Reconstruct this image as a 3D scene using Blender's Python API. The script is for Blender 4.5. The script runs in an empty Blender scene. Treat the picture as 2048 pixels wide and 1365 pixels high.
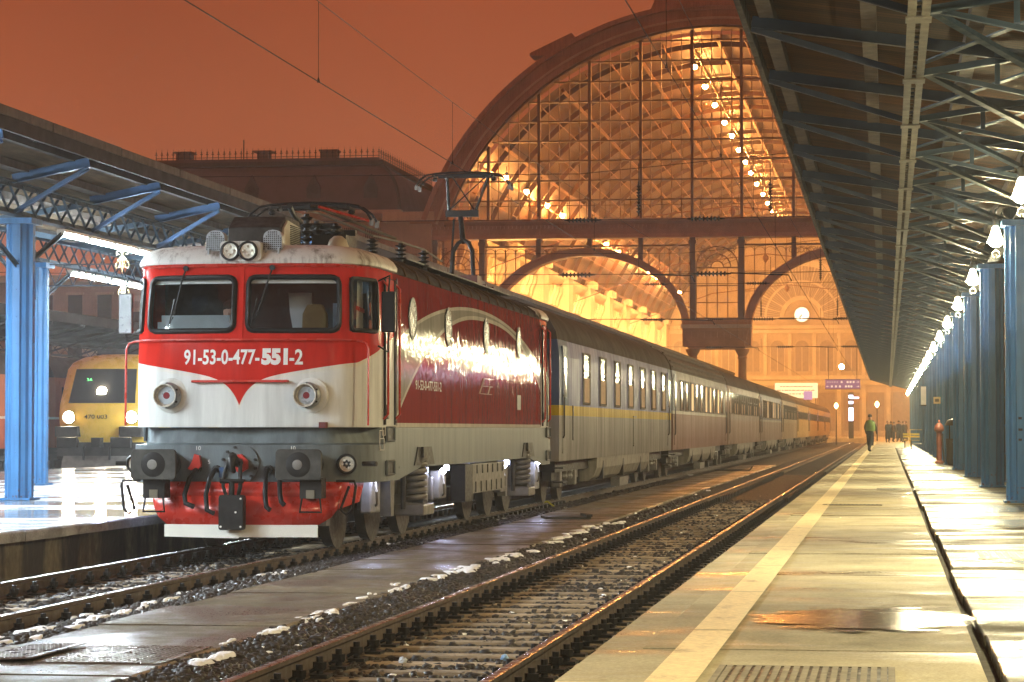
import bpy, bmesh, math, random
import numpy as np
from mathutils import Vector, Matrix

random.seed(7)
RNG = np.random.default_rng(11)
SC = bpy.context.scene
COL = SC.collection
PI = math.pi

# ------------------------------------------------------------------ camera
# world: +Y runs along the tracks into the station, +X to the right, Z up, rail heads at Z = 0
cam = bpy.data.cameras.new('camera')
cam.sensor_width = 36.0
cam.lens = 90.53
cam.clip_start = 0.5
cam.clip_end = 3000
cam_o = bpy.data.objects.new('camera', cam)
COL.objects.link(cam_o)
cam_o.location = (0, 0, 1.48)
cam_o.rotation_euler = (math.radians(90 + 1.953), 0, math.radians(8.285))
SC.camera = cam_o

# ------------------------------------------------------------------ world: night sky lit by the town below
W = bpy.data.worlds.new('World')
SC.world = W
W.use_nodes = True
wn = W.node_tree
wn.nodes.clear()
wo = wn.nodes.new('ShaderNodeOutputWorld')
wb = wn.nodes.new('ShaderNodeBackground')
wt = wn.nodes.new('ShaderNodeTexCoord')
ws = wn.nodes.new('ShaderNodeSeparateXYZ')
wr = wn.nodes.new('ShaderNodeValToRGB')
wn.links.new(wt.outputs['Generated'], ws.inputs[0])
wn.links.new(ws.outputs['Z'], wr.inputs[0])
wz = wn.nodes.new('ShaderNodeTexNoise'); wz.inputs['Scale'].default_value = 4.0; wz.inputs['Detail'].default_value = 4
wm_ = wn.nodes.new('ShaderNodeMapRange'); wm_.inputs[1].default_value = .3; wm_.inputs[2].default_value = .7; wm_.inputs[3].default_value = .90; wm_.inputs[4].default_value = 1.12
wv = wn.nodes.new('ShaderNodeVectorMath'); wv.operation = 'SCALE'
wn.links.new(wt.outputs['Generated'], wz.inputs['Vector']); wn.links.new(wz.outputs['Fac'], wm_.inputs[0]); wn.links.new(wm_.outputs[0], wv.inputs['Scale'])
wn.links.new(wr.outputs[0], wv.inputs[0]); wn.links.new(wv.outputs[0], wb.inputs['Color'])
wn.links.new(wb.outputs[0], wo.inputs['Surface'])
SKY = [(0.0, (.44, .125, .048)), (0.11, (.37, .092, .034)), (0.165, (.30, .066, .023)), (0.5, (.20, .042, .015)), (1.0, (.15, .032, .011))]
el = wr.color_ramp.elements
el[0].position, el[0].color = SKY[0][0], (*SKY[0][1], 1)
el[1].position, el[1].color = SKY[-1][0], (*SKY[-1][1], 1)
for p_, c_ in SKY[1:-1]:
    e_ = el.new(p_)
    e_.color = (*c_, 1)
wb.inputs['Strength'].default_value = 1.0

SC.view_settings.view_transform = 'Standard'
SC.view_settings.look = 'None'
SC.view_settings.exposure = 0.18
SC.view_settings.gamma = 1.0
SC.view_settings.use_curve_mapping = False
SC.render.engine = 'CYCLES'
cy = SC.cycles
cy.use_denoising = True
try:
    cy.denoiser = 'OPENIMAGEDENOISE'
except Exception:
    pass
cy.max_bounces = 7
cy.diffuse_bounces = 3
cy.glossy_bounces = 3
cy.transmission_bounces = 4
cy.transparent_max_bounces = 16
cy.volume_bounces = 0
cy.sample_clamp_indirect = 4.0
cy.sample_clamp_direct = 0.0
cy.use_light_tree = True
cy.caustics_reflective = False
cy.caustics_refractive = False

# lamp strengths (radiance of the glowing parts)
L_BELL = 4600.0
L_SHADE = 110.0
L_TUBE = 620.0
L_HALL = 2500.0
WARM = (1.0, .87, .50)
COLD = (.78, .92, 1.0)
SODIUM = (1.0, .42, .105)
L_LANTERN = 3000.0
HAZE_DENSITY = 0.0009

# ------------------------------------------------------------------ mesh builder
class MB:
    def __init__(s):
        s.v = []; s.f = []; s.m = []; s.cur = 0
    def add(s, vs, fs):
        o = len(s.v)
        s.v.extend([tuple(p) for p in vs])
        for f in fs:
            s.f.append(tuple(i + o for i in f)); s.m.append(s.cur)
        return s
    def box(s, x0, x1, y0, y1, z0, z1):
        vs = [(x0,y0,z0),(x1,y0,z0),(x1,y1,z0),(x0,y1,z0),(x0,y0,z1),(x1,y0,z1),(x1,y1,z1),(x0,y1,z1)]
        return s.add(vs, [(0,3,2,1),(4,5,6,7),(0,1,5,4),(1,2,6,5),(2,3,7,6),(3,0,4,7)])
    def bar(s, p, q, w, h, up=(0,0,1)):
        p, q, up = Vector(p), Vector(q), Vector(up)
        d = (q - p).normalized()
        if abs(d.dot(up)) > .98: up = Vector((0,1,0)) if abs(d.y) < .9 else Vector((1,0,0))
        a = d.cross(up).normalized() * (w / 2); b = a.cross(d).normalized() * (h / 2)
        vs = []
        for c in (p, q):
            vs += [c - a - b, c + a - b, c + a + b, c - a + b]
        return s.add(vs, [(0,3,2,1),(4,5,6,7),(0,1,5,4),(1,2,6,5),(2,3,7,6),(3,0,4,7)])
    def tube(s, pts, r, n=6, closed=False):
        pts = [Vector(p) for p in pts]
        N = len(pts)
        rr = r if isinstance(r, (list, tuple)) else [r] * N
        vs = []; prev = None
        for i, p in enumerate(pts):
            if closed: d = pts[(i+1) % N] - pts[i-1]
            else: d = pts[min(i+1, N-1)] - pts[max(i-1, 0)]
            d.normalize()
            if prev is None:
                u = Vector((0,0,1)) if abs(d.z) < .9 else Vector((1,0,0))
                a = d.cross(u).normalized()
            else:
                a = (prev - d * prev.dot(d))
                a = a.normalized() if a.length > 1e-6 else d.orthogonal().normalized()
            prev = a
            b = d.cross(a)
            for k in range(n):
                t = 2 * PI * k / n
                vs.append(p + (a * math.cos(t) + b * math.sin(t)) * rr[i])
        fs = []
        M_ = N if closed else N - 1
        for i in range(M_):
            j = (i + 1) % N
            for k in range(n):
                l = (k + 1) % n
                fs.append((i*n+k, i*n+l, j*n+l, j*n+k))
        if not closed:
            fs.append(tuple(range(n))[::-1]); fs.append(tuple((N-1)*n + k for k in range(n)))
        return s.add(vs, fs)
    def lathe(s, prof, n=16, o=(0,0,0), axis='z', cap=True):
        vs = []; fs = []
        for (r, z) in prof:
            for k in range(n):
                t = 2 * PI * k / n
                a, b = r * math.cos(t), r * math.sin(t)
                v = {'z': (a, b, z), 'y': (a, z, b), 'x': (z, a, b)}[axis]
                vs.append((v[0]+o[0], v[1]+o[1], v[2]+o[2]))
        for i in range(len(prof) - 1):
            for k in range(n):
                l = (k + 1) % n
                fs.append((i*n+k, i*n+l, (i+1)*n+l, (i+1)*n+k))
        if cap:
            fs.append(tuple(range(n))[::-1]); fs.append(tuple((len(prof)-1)*n + k for k in range(n)))
        return s.add(vs, fs)
    def prism(s, poly, a0, a1, plane='xz'):
        """poly extruded along the third axis from a0 to a1"""
        def P(u, w, a):
            return {'xz': (u, a, w), 'xy': (u, w, a), 'yz': (a, u, w)}[plane]
        n = len(poly)
        vs = [P(u, w, a0) for u, w in poly] + [P(u, w, a1) for u, w in poly]
        fs = [tuple(range(n)), tuple(range(2*n-1, n-1, -1))]
        for k in range(n):
            l = (k + 1) % n
            fs.append((k, k + n, l + n, l))
        return s.add(vs, fs)
    def strip(s, A, B):
        """quads between two point lists"""
        n = len(A)
        return s.add(list(A) + list(B), [(i, i+1, n+i+1, n+i) for i in range(n-1)])
    def loft(s, rings, closed=True, cap=False):
        n = len(rings[0]); vs = [p for r in rings for p in r]; fs = []
        for i in range(len(rings)-1):
            for k in range(n if closed else n-1):
                l = (k+1) % n
                fs.append((i*n+k, i*n+l, (i+1)*n+l, (i+1)*n+k))
        if cap:
            fs.append(tuple(range(n))[::-1]); fs.append(tuple((len(rings)-1)*n+k for k in range(n)))
        return s.add(vs, fs)
    def mesh(s, name, mats, smooth=None, fix=True):
        me = bpy.data.meshes.new(name)
        me.from_pydata(s.v, [], s.f)
        if not isinstance(mats, (list, tuple)): mats = [mats]
        for m in mats: me.materials.append(m)
        if len(mats) > 1: me.polygons.foreach_set('material_index', s.m)
        if fix:
            bm = bmesh.new(); bm.from_mesh(me)
            bmesh.ops.recalc_face_normals(bm, faces=bm.faces)
            bm.to_mesh(me); bm.free()
        if smooth is not None:
            me.polygons.foreach_set('use_smooth', [True] * len(me.polygons))
            me.set_sharp_from_angle(angle=math.radians(smooth))
        me.update()
        return me
    def build(s, name, mats, parent=None, world=False, smooth=None, bevel=None, fix=True):
        return put(name, s.mesh(name, mats, smooth, fix), parent, world, bevel)

def put(name, me, parent=None, world=False, bevel=None, loc=None):
    o = bpy.data.objects.new(name, me)
    COL.objects.link(o)
    if parent is not None:
        o.parent = parent
        if world and parent.parent is None:
            o.location = -Vector(parent.location)
    if loc is not None:
        o.location = Vector(loc) - (Vector(parent.location) if (world and parent is not None and parent.parent is None) else Vector((0,0,0)))
    if bevel:
        m = o.modifiers.new('bevel', 'BEVEL')
        m.width = bevel; m.segments = 2; m.limit_method = 'ANGLE'; m.angle_limit = math.radians(40)
    return o

def tag(o, label=None, cat=None, group=None, kind=None):
    if label: o['label'] = label
    if cat: o['category'] = cat
    if group: o['group'] = group
    if kind: o['kind'] = kind
    return o

def thing(name, label, cat, loc=(0,0,0), rotz=0, group=None):
    o = bpy.data.objects.new(name, None)
    COL.objects.link(o)
    o.empty_display_size = .2
    o.location = loc; o.rotation_euler = (0, 0, rotz)
    return tag(o, label, cat, group)

def struct(name):
    o = bpy.data.objects.new(name, None)
    COL.objects.link(o)
    o['kind'] = 'structure'
    return o

KIDS = {}
def copy_tree(o, parent=None):
    c = o.copy(); COL.objects.link(c)
    if parent is not None: c.parent = parent
    for ch in list(o.children):
        copy_tree(ch, c)
    return c

ORD = ['first','second','third','fourth','fifth','sixth','seventh','eighth','ninth','tenth','eleventh','twelfth','thirteenth','fourteenth',
       'fifteenth','sixteenth','seventeenth','eighteenth','nineteenth','twentieth']

# ------------------------------------------------------------------ shader helper
class G:
    def __init__(s, name):
        s.mat = bpy.data.materials.new(name)
        s.mat.use_nodes = True
        s.nt = s.mat.node_tree
        s.nt.nodes.clear()
        s.out = s.nt.nodes.new('ShaderNodeOutputMaterial')
        s.bsdf = s.nt.nodes.new('ShaderNodeBsdfPrincipled')
        s.nt.links.new(s.bsdf.outputs[0], s.out.inputs['Surface'])
    def n(s, t): return s.nt.nodes.new(t)
    def to(s, val, inp):
        if isinstance(val, bpy.types.NodeSocket): s.nt.links.new(val, inp)
        elif isinstance(val, (tuple, list)) and len(val) == 3 and inp.type == 'RGBA': inp.default_value = (*val, 1)
        else: inp.default_value = val
    def m(s, op, a, b=None, c=None, clamp=False):
        x = s.n('ShaderNodeMath'); x.operation = op; x.use_clamp = clamp
        s.to(a, x.inputs[0])
        if b is not None: s.to(b, x.inputs[1])
        if c is not None: s.to(c, x.inputs[2])
        return x.outputs[0]
    def add(s, a, b): return s.m('ADD', a, b)
    def sub(s, a, b): return s.m('SUBTRACT', a, b)
    def mul(s, a, b): return s.m('MULTIPLY', a, b)
    def gt(s, a, b): return s.m('GREATER_THAN', a, b)
    def lt(s, a, b): return s.m('LESS_THAN', a, b)
    def mx(s, a, b): return s.m('MAXIMUM', a, b)
    def mn(s, a, b): return s.m('MINIMUM', a, b)
    def sm(s, v, a, b):
        x = s.n('ShaderNodeMapRange'); x.interpolation_type = 'SMOOTHSTEP'
        s.to(v, x.inputs[0]); x.inputs[1].default_value = a; x.inputs[2].default_value = b
        return x.outputs[0]
    def rng(s, v, a, b, c, d):
        x = s.n('ShaderNodeMapRange'); s.to(v, x.inputs[0])
        for i, q in enumerate((a, b, c, d)): x.inputs[i+1].default_value = q
        return x.outputs[0]
    def pos(s): return s.n('ShaderNodeNewGeometry').outputs['Position']
    def obj(s): return s.n('ShaderNodeTexCoord').outputs['Object']
    def rand(s): return s.n('ShaderNodeObjectInfo').outputs['Random']
    def xyz(s, v):
        x = s.n('ShaderNodeSeparateXYZ'); s.to(v, x.inputs[0]); return x.outputs[0], x.outputs[1], x.outputs[2]
    def scl(s, v, k, off=(0,0,0)):
        x = s.n('ShaderNodeMapping'); s.to(v, x.inputs[0]); x.inputs['Scale'].default_value = k; x.inputs['Location'].default_value = off
        return x.outputs[0]
    def noise(s, v, scale, detail=3, rough=.55):
        x = s.n('ShaderNodeTexNoise'); s.to(v, x.inputs['Vector']); x.inputs['Scale'].default_value = scale
        x.inputs['Detail'].default_value = detail; x.inputs['Roughness'].default_value = rough
        return x.outputs['Fac']
    def mix(s, f, a, b):
        x = s.n('ShaderNodeMix'); x.data_type = 'RGBA'
        s.to(f, x.inputs[0]); s.to(a, x.inputs[6]); s.to(b, x.inputs[7])
        return x.outputs[2]
    def bright(s, c, f):
        x = s.n('ShaderNodeVectorMath'); x.operation = 'SCALE'
        if isinstance(c, tuple): x.inputs[0].default_value = c
        else: s.nt.links.new(c, x.inputs[0])
        s.to(f, x.inputs['Scale'])
        return x.outputs[0]
    def bump(s, h, strength, dist=.01):
        x = s.n('ShaderNodeBump'); x.inputs['Strength'].default_value = strength; x.inputs['Distance'].default_value = dist
        s.to(h, x.inputs['Height']); s.nt.links.new(x.outputs[0], s.bsdf.inputs['Normal'])
    def set(s, base=None, rough=None, metal=None, spec=None, coat=None):
        if base is not None: s.to(base, s.bsdf.inputs['Base Color'])
        if rough is not None: s.to(rough, s.bsdf.inputs['Roughness'])
        if metal is not None: s.to(metal, s.bsdf.inputs['Metallic'])
        if spec is not None: s.to(spec, s.bsdf.inputs['Specular IOR Level'])
        if coat is not None:
            s.bsdf.inputs['Coat Weight'].default_value = coat; s.bsdf.inputs['Coat Roughness'].default_value = .08
        return s.mat

def mat(name, col, rough=.55, metal=0.0, var=.35, ns=2.0, bump=.15, bs=40.0, bd=.004, rand=0.0, streak=0.0, coat=None, spec=None):
    g = G(name)
    if spec is None: spec = .2 if max(col) < .09 else .4
    p = g.pos()
    f = g.noise(p, ns, 4, .6)
    k = g.rng(f, .25, .75, 1 - var, 1 + var)
    if rand: k = g.mul(k, g.rng(g.rand(), 0, 1, 1 - rand, 1 + rand))
    if streak:
        sf = g.noise(g.scl(p, (9, 9, .5)), 1.0, 3, .6)
        k = g.mul(k, g.rng(sf, .3, .7, 1 - streak, 1 + streak * .5))
    r = g.rng(g.noise(p, ns * 3.1, 3), .3, .7, max(.03, rough - .12), min(1, rough + .12))
    g.set(g.bright(tuple(col), k), r, metal, spec, coat=coat)
    if bump: g.bump(g.noise(p, bs, 3), bump, bd)
    return g.mat

def emis(name, col, strength):
    m = bpy.data.materials.new(name); m.use_nodes = True
    nt = m.node_tree; nt.nodes.clear()
    o = nt.nodes.new('ShaderNodeOutputMaterial'); e = nt.nodes.new('ShaderNodeEmission')
    e.inputs[0].default_value = (*col, 1); e.inputs[1].default_value = strength
    nt.links.new(e.outputs[0], o.inputs[0])
    return m

def glass(name, tint=(.9,.9,.9), refl=.12, rough=.03, bump=0):
    m = bpy.data.materials.new(name); m.use_nodes = True
    nt = m.node_tree; nt.nodes.clear()
    o = nt.nodes.new('ShaderNodeOutputMaterial'); t = nt.nodes.new('ShaderNodeBsdfTransparent')
    gl = nt.nodes.new('ShaderNodeBsdfGlossy'); mx = nt.nodes.new('ShaderNodeMixShader')
    lw = nt.nodes.new('ShaderNodeLayerWeight'); lw.inputs[0].default_value = .35
    mr = nt.nodes.new('ShaderNodeMapRange'); mr.inputs[3].default_value = refl; mr.inputs[4].default_value = .7
    t.inputs[0].default_value = (*tint, 1); gl.inputs['Roughness'].default_value = rough
    nt.links.new(lw.outputs['Facing'], mr.inputs[0]); nt.links.new(mr.outputs[0], mx.inputs[0])
    nt.links.new(t.outputs[0], mx.inputs[1]); nt.links.new(gl.outputs[0], mx.inputs[2]); nt.links.new(mx.outputs[0], o.inputs[0])
    return m

# ------------------------------------------------------------------ common materials
MT = {}
MT['rail_side'] = mat('rusty_rail_steel', (.085,.055,.035), .6, .4, .4, 3, .2, 30)
MT['rail_head'] = mat('worn_rail_head', (.42,.38,.34), .26, .95, .15, 1.5, .1, 25, .002)
MT['sleeper'] = mat('weathered_sleeper', (.24,.18,.115), .8, 0, .5, 5, .5, 30, .01, rand=.3)
MT['black_iron'] = mat('black_iron', (.022,.020,.019), .5, .4, .4, 6, .25, 40)
MT['dark_steel'] = mat('grimy_dark_steel', (.045,.042,.038), .55, .3, .5, 4, .25, 30)
MT['grey_steel'] = mat('grimy_grey_steel', (.16,.15,.135), .5, .2, .4, 4, .2, 30)
MT['rubber'] = mat('black_rubber', (.012,.012,.013), .45, 0, .2, 4, .1, 30)
g = G('blue_column_paint'); p_ = g.pos(); x_, y_, z_ = g.xyz(p_)
k_ = g.mul(g.rng(g.noise(g.scl(p_, (9, 9, .5)), 1.0, 3, .6), .3, .7, .72, 1.12), g.rng(g.noise(p_, 1.6, 4), .3, .7, .85, 1.15))
k_ = g.mul(k_, g.rng(g.rand(), 0, 1, .88, 1.1))
chip = g.sm(g.add(g.noise(p_, 14, 5, .75), g.rng(z_, .38, 1.1, .16, 0)), .70, .76)
g.set(g.mix(chip, g.bright((.055,.19,.41), k_), (.09,.045,.025)), g.rng(g.noise(p_, 5, 3), .3, .7, .34, .52), spec=.35)
g.bump(g.add(g.noise(p_, 25, 3), g.mul(chip, -1.5)), .2, .005); MT['blue_paint'] = g.mat
MT['blue_grey'] = mat('blue_grey_truss_paint', (.026,.043,.062), .6, 0, .3, 2.5, .15, 25)
MT['pale_strip'] = mat('pale_girder_strip', (.15,.13,.095), .75, 0, .4, 3, .3, 25)
MT['fascia'] = mat('weathered_fascia', (.075,.060,.050), .6, .1, .4, 1.5, .2, 15, streak=.3)
MT['tar'] = mat('dark_roof_felt', (.035,.030,.028), .8, 0, .4, 1, .3, 20)
MT['purlin'] = mat('pale_timber', (.10,.064,.033), .85, 0, .4, 3, .4, 25, rand=.2, streak=.2)
g = G('roof_boarding'); p_ = g.pos(); x_, y_, z_ = g.xyz(p_)
fy = g.m('FRACT', g.mul(y_, 7.0)); gap = g.lt(fy, .10)
bid = g.m('FLOOR', g.mul(y_, 7.0))
wn_ = g.n('ShaderNodeTexWhiteNoise'); wn_.noise_dimensions = '1D'; g.nt.links.new(bid, wn_.inputs['W'])
k_ = g.mul(g.rng(wn_.outputs[0], 0, 1, .65, 1.3), g.rng(g.noise(g.scl(p_, (.8, 14, 1)), 3, 4), .3, .7, .65, 1.25))
g.set(g.mix(gap, g.bright((.085,.031,.006), k_), (.006,.004,.002)), .75, spec=.04)
g.bump(g.sub(1.0, gap), .5, .02); MT['boards'] = g.mat
g = G('board_underside_left'); p_ = g.pos(); k_ = g.mul(g.rng(g.noise(g.scl(p_, (6, .5, 1)), 2, 4), .3, .7, .6, 1.3), g.rng(g.noise(p_, .9, 3), .3, .7, .65, 1.2))
g.set(g.bright((.085,.060,.036), k_), .85, spec=.05); g.bump(g.noise(g.scl(p_, (8, .6, 1)), 5, 3), .3, .01); MT['boards_grey'] = g.mat
MT['stucco'] = mat('ochre_stucco', (.46,.36,.24), .85, 0, .25, .35, .3, 6, .02, streak=.12)
MT['stucco_light'] = mat('pale_stucco', (.60,.50,.36), .85, 0, .2, .5, .25, 8, .02, streak=.1)
MT['hall_iron'] = mat('painted_hall_iron', (.22,.155,.09), .5, .1, .25, 1.2, .15, 8)
MT['mansard'] = mat('slate_mansard', (.12,.075,.06), .7, 0, .3, .6, .3, 6, .03)
MT['brick'] = mat('chimney_brick', (.16,.09,.06), .85, 0, .35, 2, .5, 10, .03)
MT['snow'] = mat('old_snow', (.88,.88,.90), .7, 0, .12, 6, .6, 45, .02)
MT['white_paint'] = mat('white_paint', (.78,.76,.70), .45, 0, .12, 4, .1, 20)
MT['bell_glow'] = emis('bell_lamp_glow', WARM, L_BELL)
MT['lantern_glow'] = emis('lantern_glow', (1.0, .52, .16), L_LANTERN)
MT['shade_glow'] = emis('bell_shade_glow', WARM, L_SHADE)
MT['tube_glow'] = emis('fluorescent_glow', COLD, L_TUBE)
MT['sodium_glow'] = emis('sodium_glow', SODIUM, L_HALL)
MT['clear_glass'] = glass('window_glass', (.92,.90,.86), .05, .03)
MT['hall_glass'] = glass('hall_glass', (.86,.80,.72), .03, .05)

def text_part(name, body, size, m, parent, mapf, bold=0.0, align='CENTER', spacing=1.0, fit=None):
    """flat lettering as a mesh whose points (u, v) go through mapf to 3-D"""
    c = bpy.data.curves.new('lettering', 'FONT')
    c.body = body; c.size = size; c.align_x = align; c.resolution_u = 3; c.offset = bold; c.space_character = spacing
    c.fill_mode = 'FRONT'
    o = bpy.data.objects.new('lettering_tmp', c); COL.objects.link(o)
    bpy.context.view_layer.update()
    me = bpy.data.meshes.new_from_object(o.evaluated_get(bpy.context.evaluated_depsgraph_get()))
    bpy.data.objects.remove(o); bpy.data.curves.remove(c)
    if fit:
        us = [v.co.x for v in me.vertices]; vs = [v.co.y for v in me.vertices]
        u0, u1, v0, v1 = min(us), max(us), min(vs), max(vs)
        for v in me.vertices:
            v.co.x = fit[0] + (v.co.x - u0) / (u1 - u0) * (fit[1] - fit[0]); v.co.y = fit[2] + (v.co.y - v0) / (v1 - v0) * (fit[3] - fit[2])
    for v in me.vertices: v.co = mapf(v.co.x, v.co.y)
    me.materials.clear(); me.materials.append(m); me.name = name
    return put(name, me, parent)

# ================================================================== ground, tracks, platforms
XM, XL, XY, XR = -3.10, -7.72, -24.8, -29.3      # track centres: middle, locomotive, yellow train, red coaches
g = G('ballast_bed'); p_ = g.pos()
k_ = g.mul(g.rng(g.noise(p_, 16, 4, .7), .3, .7, .45, 1.5), g.rng(g.noise(p_, .6, 3), .3, .7, .7, 1.25))
g.set(g.bright((.030,.022,.017), k_), .75, spec=.15); g.bump(g.noise(p_, 24, 3), 1.0, .05)
g_bed = g.mat
mb = MB(); mb.add([(-600,-60,-.27),(600,-60,-.27),(600,1200,-.27),(-600,1200,-.27)], [(0,1,2,3)])
ground = mb.build('ground', g.mat); ground['kind'] = 'structure'

# --- ballast stones (real stones, joined: nobody could count them)
def stones(n, x0, x1, y0, y1, z, size, power=1.0):
    phi = (1 + 5 ** .5) / 2
    iv = np.array([(-1,phi,0),(1,phi,0),(-1,-phi,0),(1,-phi,0),(0,-1,phi),(0,1,phi),(0,-1,-phi),(0,1,-phi),(phi,0,-1),(phi,0,1),(-phi,0,-1),(-phi,0,1)]) / 1.9
    fi = np.array([(0,11,5),(0,5,1),(0,1,7),(0,7,10),(0,10,11),(1,5,9),(5,11,4),(11,10,2),(10,7,6),(7,1,8),(3,9,4),(3,4,2),(3,2,6),(3,6,8),(3,8,9),(4,9,5),(2,4,11),(6,2,10),(8,6,7),(9,8,1)])
    u = RNG.random(n) ** power
    px = RNG.uniform(x0, x1, n); py = y0 + (y1 - y0) * u
    sz = size * RNG.uniform(.55, 1.35, n)
    v = iv[None] * RNG.uniform(.65, 1.3, (n, 12, 1)) * (sz[:, None, None] * RNG.uniform(.6, 1.2, (n, 1, 3)))
    a = RNG.uniform(0, 2*PI, n); c, s_ = np.cos(a)[:, None], np.sin(a)[:, None]
    vx = v[..., 0] * c - v[..., 1] * s_; vy = v[..., 0] * s_ + v[..., 1] * c
    v = np.stack([vx + px[:, None], vy + py[:, None], v[..., 2] * .8 + z + RNG.uniform(-.02, .02, n)[:, None]], -1)
    f = fi[None] + (np.arange(n) * 12)[:, None, None]
    return v.reshape(-1, 3), f.reshape(-1, 3)
def np_mesh(name, V, F, m, smooth=False):
    me = bpy.data.meshes.new(name)
    me.vertices.add(len(V)); me.vertices.foreach_set('co', V.astype(np.float32).ravel())
    me.loops.add(F.size); me.loops.foreach_set('vertex_index', F.astype(np.int32).ravel())
    me.polygons.add(len(F)); me.polygons.foreach_set('loop_start', np.arange(0, F.size, F.shape[1], dtype=np.int32))
    me.materials.append(m)
    me.update(calc_edges=True); me.validate()
    return me
g = G('ballast_stone'); p_ = g.pos()
k_ = g.rng(g.noise(p_, 13, 2, .6), .25, .75, .35, 1.7)
wet = g.sm(g.noise(p_, .7, 3), .42, .6)
hue = g.mix(g.noise(p_, 7.0, 2), (.042,.029,.020), (.038,.036,.036))
g.set(g.bright(hue, k_), g.rng(wet, 0, 1, .66, .36), spec=.14); MT['stone'] = g.mat
BED = [(-9.45,-.205),(-8.6,-.205),(-6.95,-.20),(-6.75,-.14),(-6.3,-.085),(-6.05,-.07),(-4.55,-.07),(-4.35,-.085),(-4.1,-.15),(-3.9,-.20),(-2.3,-.20),(-1.4,-.17)]
def bed_z(x): return float(np.interp(x, [b[0] for b in BED], [b[1] for b in BED]))
mb = MB(); ys_ = [4, 20, 40, 80, 160, 320]
for (xa, za), (xb, zb_) in zip(BED, BED[1:]): mb.strip([(xa, y, za) for y in ys_], [(xb, y, zb_) for y in ys_])
bb_ = mb.build('ballast_bed', g_bed, fix=False); bb_['kind'] = 'structure'
parts = [stones(19000, -4.45, -1.55, 9, 26, -.008, .037, 1.1), stones(12000, -4.45, -1.55, 26, 60, -.008, .047, 1.2),
         stones(15000, -4.6, -3.95, 9, 34, .004, .033, 1.1), stones(19000, -7.2, -6.02, 13, 40, .004, .034, 1.1), stones(6000, -7.2, -6.02, 40, 80, .0, .055, 1.2),
         stones(11000, -9.35, -6.9, 17, 34, .0, .045, 1.1)]
for v_, f_ in parts:
    c_ = v_.reshape(-1, 12, 3)[:, :, 0].mean(1)
    v_[:, 2] += np.repeat(np.interp(c_, [b[0] for b in BED], [b[1] for b in BED]), 12)
Vs, Fs, o_ = [], [], 0
for v_, f_ in parts:
    Vs.append(v_); Fs.append(f_ + o_); o_ += len(v_)
bal = put('ballast', np_mesh('ballast', np.vstack(Vs), np.vstack(Fs), MT['stone']))
bal['kind'] = 'stuff'

# --- rails, sleepers, fastenings
RP = [(-.070,-.165),(.070,-.165),(.070,-.150),(.012,-.130),(.010,-.045),(.034,-.034),(.034,-.004),(.026,0),(-.026,0),(-.034,-.004),(-.034,-.034),(-.010,-.045),(-.012,-.130),(-.070,-.150)]
def rail_mb(x, y0, y1):
    mb = MB(); n = len(RP); fs = []; vs = []
    ys = [y0 + (y1 - y0) * i / 12 for i in range(13)]
    for y in ys: vs += [(x + a, y, b) for a, b in RP]
    mats = []
    for i in range(12):
        for k in range(n):
            l = (k + 1) % n
            mb.cur = 1 if k in (6, 7, 8) else 0
            fs.append(((i*n+k, i*n+l, (i+1)*n+l, (i+1)*n+k), mb.cur))
    mb.v = vs; mb.f = [f[0] for f in fs]; mb.m = [f[1] for f in fs]
    return mb
def sleeper_mesh():
    mb = MB(); w = .125
    mb.prism([(-w,-.30),(w,-.30),(w,-.185),(w-.02,-.17),(-w+.02,-.17),(-w,-.185)], -1.25, 1.25, 'yz')
    return mb.mesh('sleeper', MT['sleeper'])
def clip_mesh():
    mb = MB()
    mb.box(-.06, .07, -.085, .085, -.168, -.145)                 # base plate wing
    mb.lathe([(.024,-.145),(.024,-.03)], 8)                     # bolt
    mb.lathe([(.046,-.11),(.046,-.066)], 6)                     # nut
    mb.tube([(-.055,-.05,-.13),(-.02,-.055,-.11),(.03,0,-.112),(-.02,.055,-.11),(-.055,.05,-.13)], .013, 5)
    return mb.mesh('rail_clip', MT['black_iron'])
SL, CL = sleeper_mesh(), clip_mesh()
def track(name, label, x, y0, y1, ys0, n_sl, far=None, clips=True):
    t = thing(name, label, 'railway track', (x, ys0, 0))
    for sx in (-.752, .752):
        rail_mb(x + sx, y0, y1).build('rail', [MT['rail_side'], MT['rail_head']], t, True, smooth=30)
    nc = 0; rest = MB()
    for i in range(n_sl):
        y = ys0 + i * .6
        put('sleeper', SL, t, True, loc=(x + random.uniform(-.03, .03), y + random.uniform(-.02, .02), random.uniform(-.008, .006)))
        if not clips: continue
        for sx in (-.752, .752):
            for d in (-1, 1):
                if nc < 300:
                    o = put('rail_clip', CL, t, True, loc=(x + sx + d * .115, y, 0)); o.rotation_euler[2] = 0 if d > 0 else PI
                    nc += 1
                else:
                    cx = x + sx + d * .115
                    rest.box(cx - .06, cx + .06, y - .08, y + .08, -.168, -.14); rest.lathe([(.032,-.14),(.032,-.05)], 5, (cx, y, 0))
    if far:
        for i in range(far):
            y = ys0 + (n_sl + i) * .6
            for sx in (-.752, .752):
                for d in (-1, 1):
                    cx = x + sx + d * .115
                    rest.box(cx - .06, cx + .06, y - .09, y + .09, -.168, -.05)
            rest.box(x - 1.25, x + 1.25, y - .12, y + .12, -.3, -.175)
    if rest.v:
        o = rest.build('distant_rail_clips', MT['black_iron'], t, True); o['kind'] = 'stuff'
    return t
track('railway_track', 'empty railway track with rusty sleepers beside the right platform', XM, 4, 330, 9.6, 80, 60)
track('railway_track', 'railway track that the red and white locomotive stands on', XL, 4, 330, 14.4, 48, 20)
track('railway_track', 'railway track under the yellow locomotive', XY, 20, 330, 40, 0, 0, False)
track('railway_track', 'railway track under the orange coaches at far left', XR, 20, 330, 40, 0, 0, False)

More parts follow.
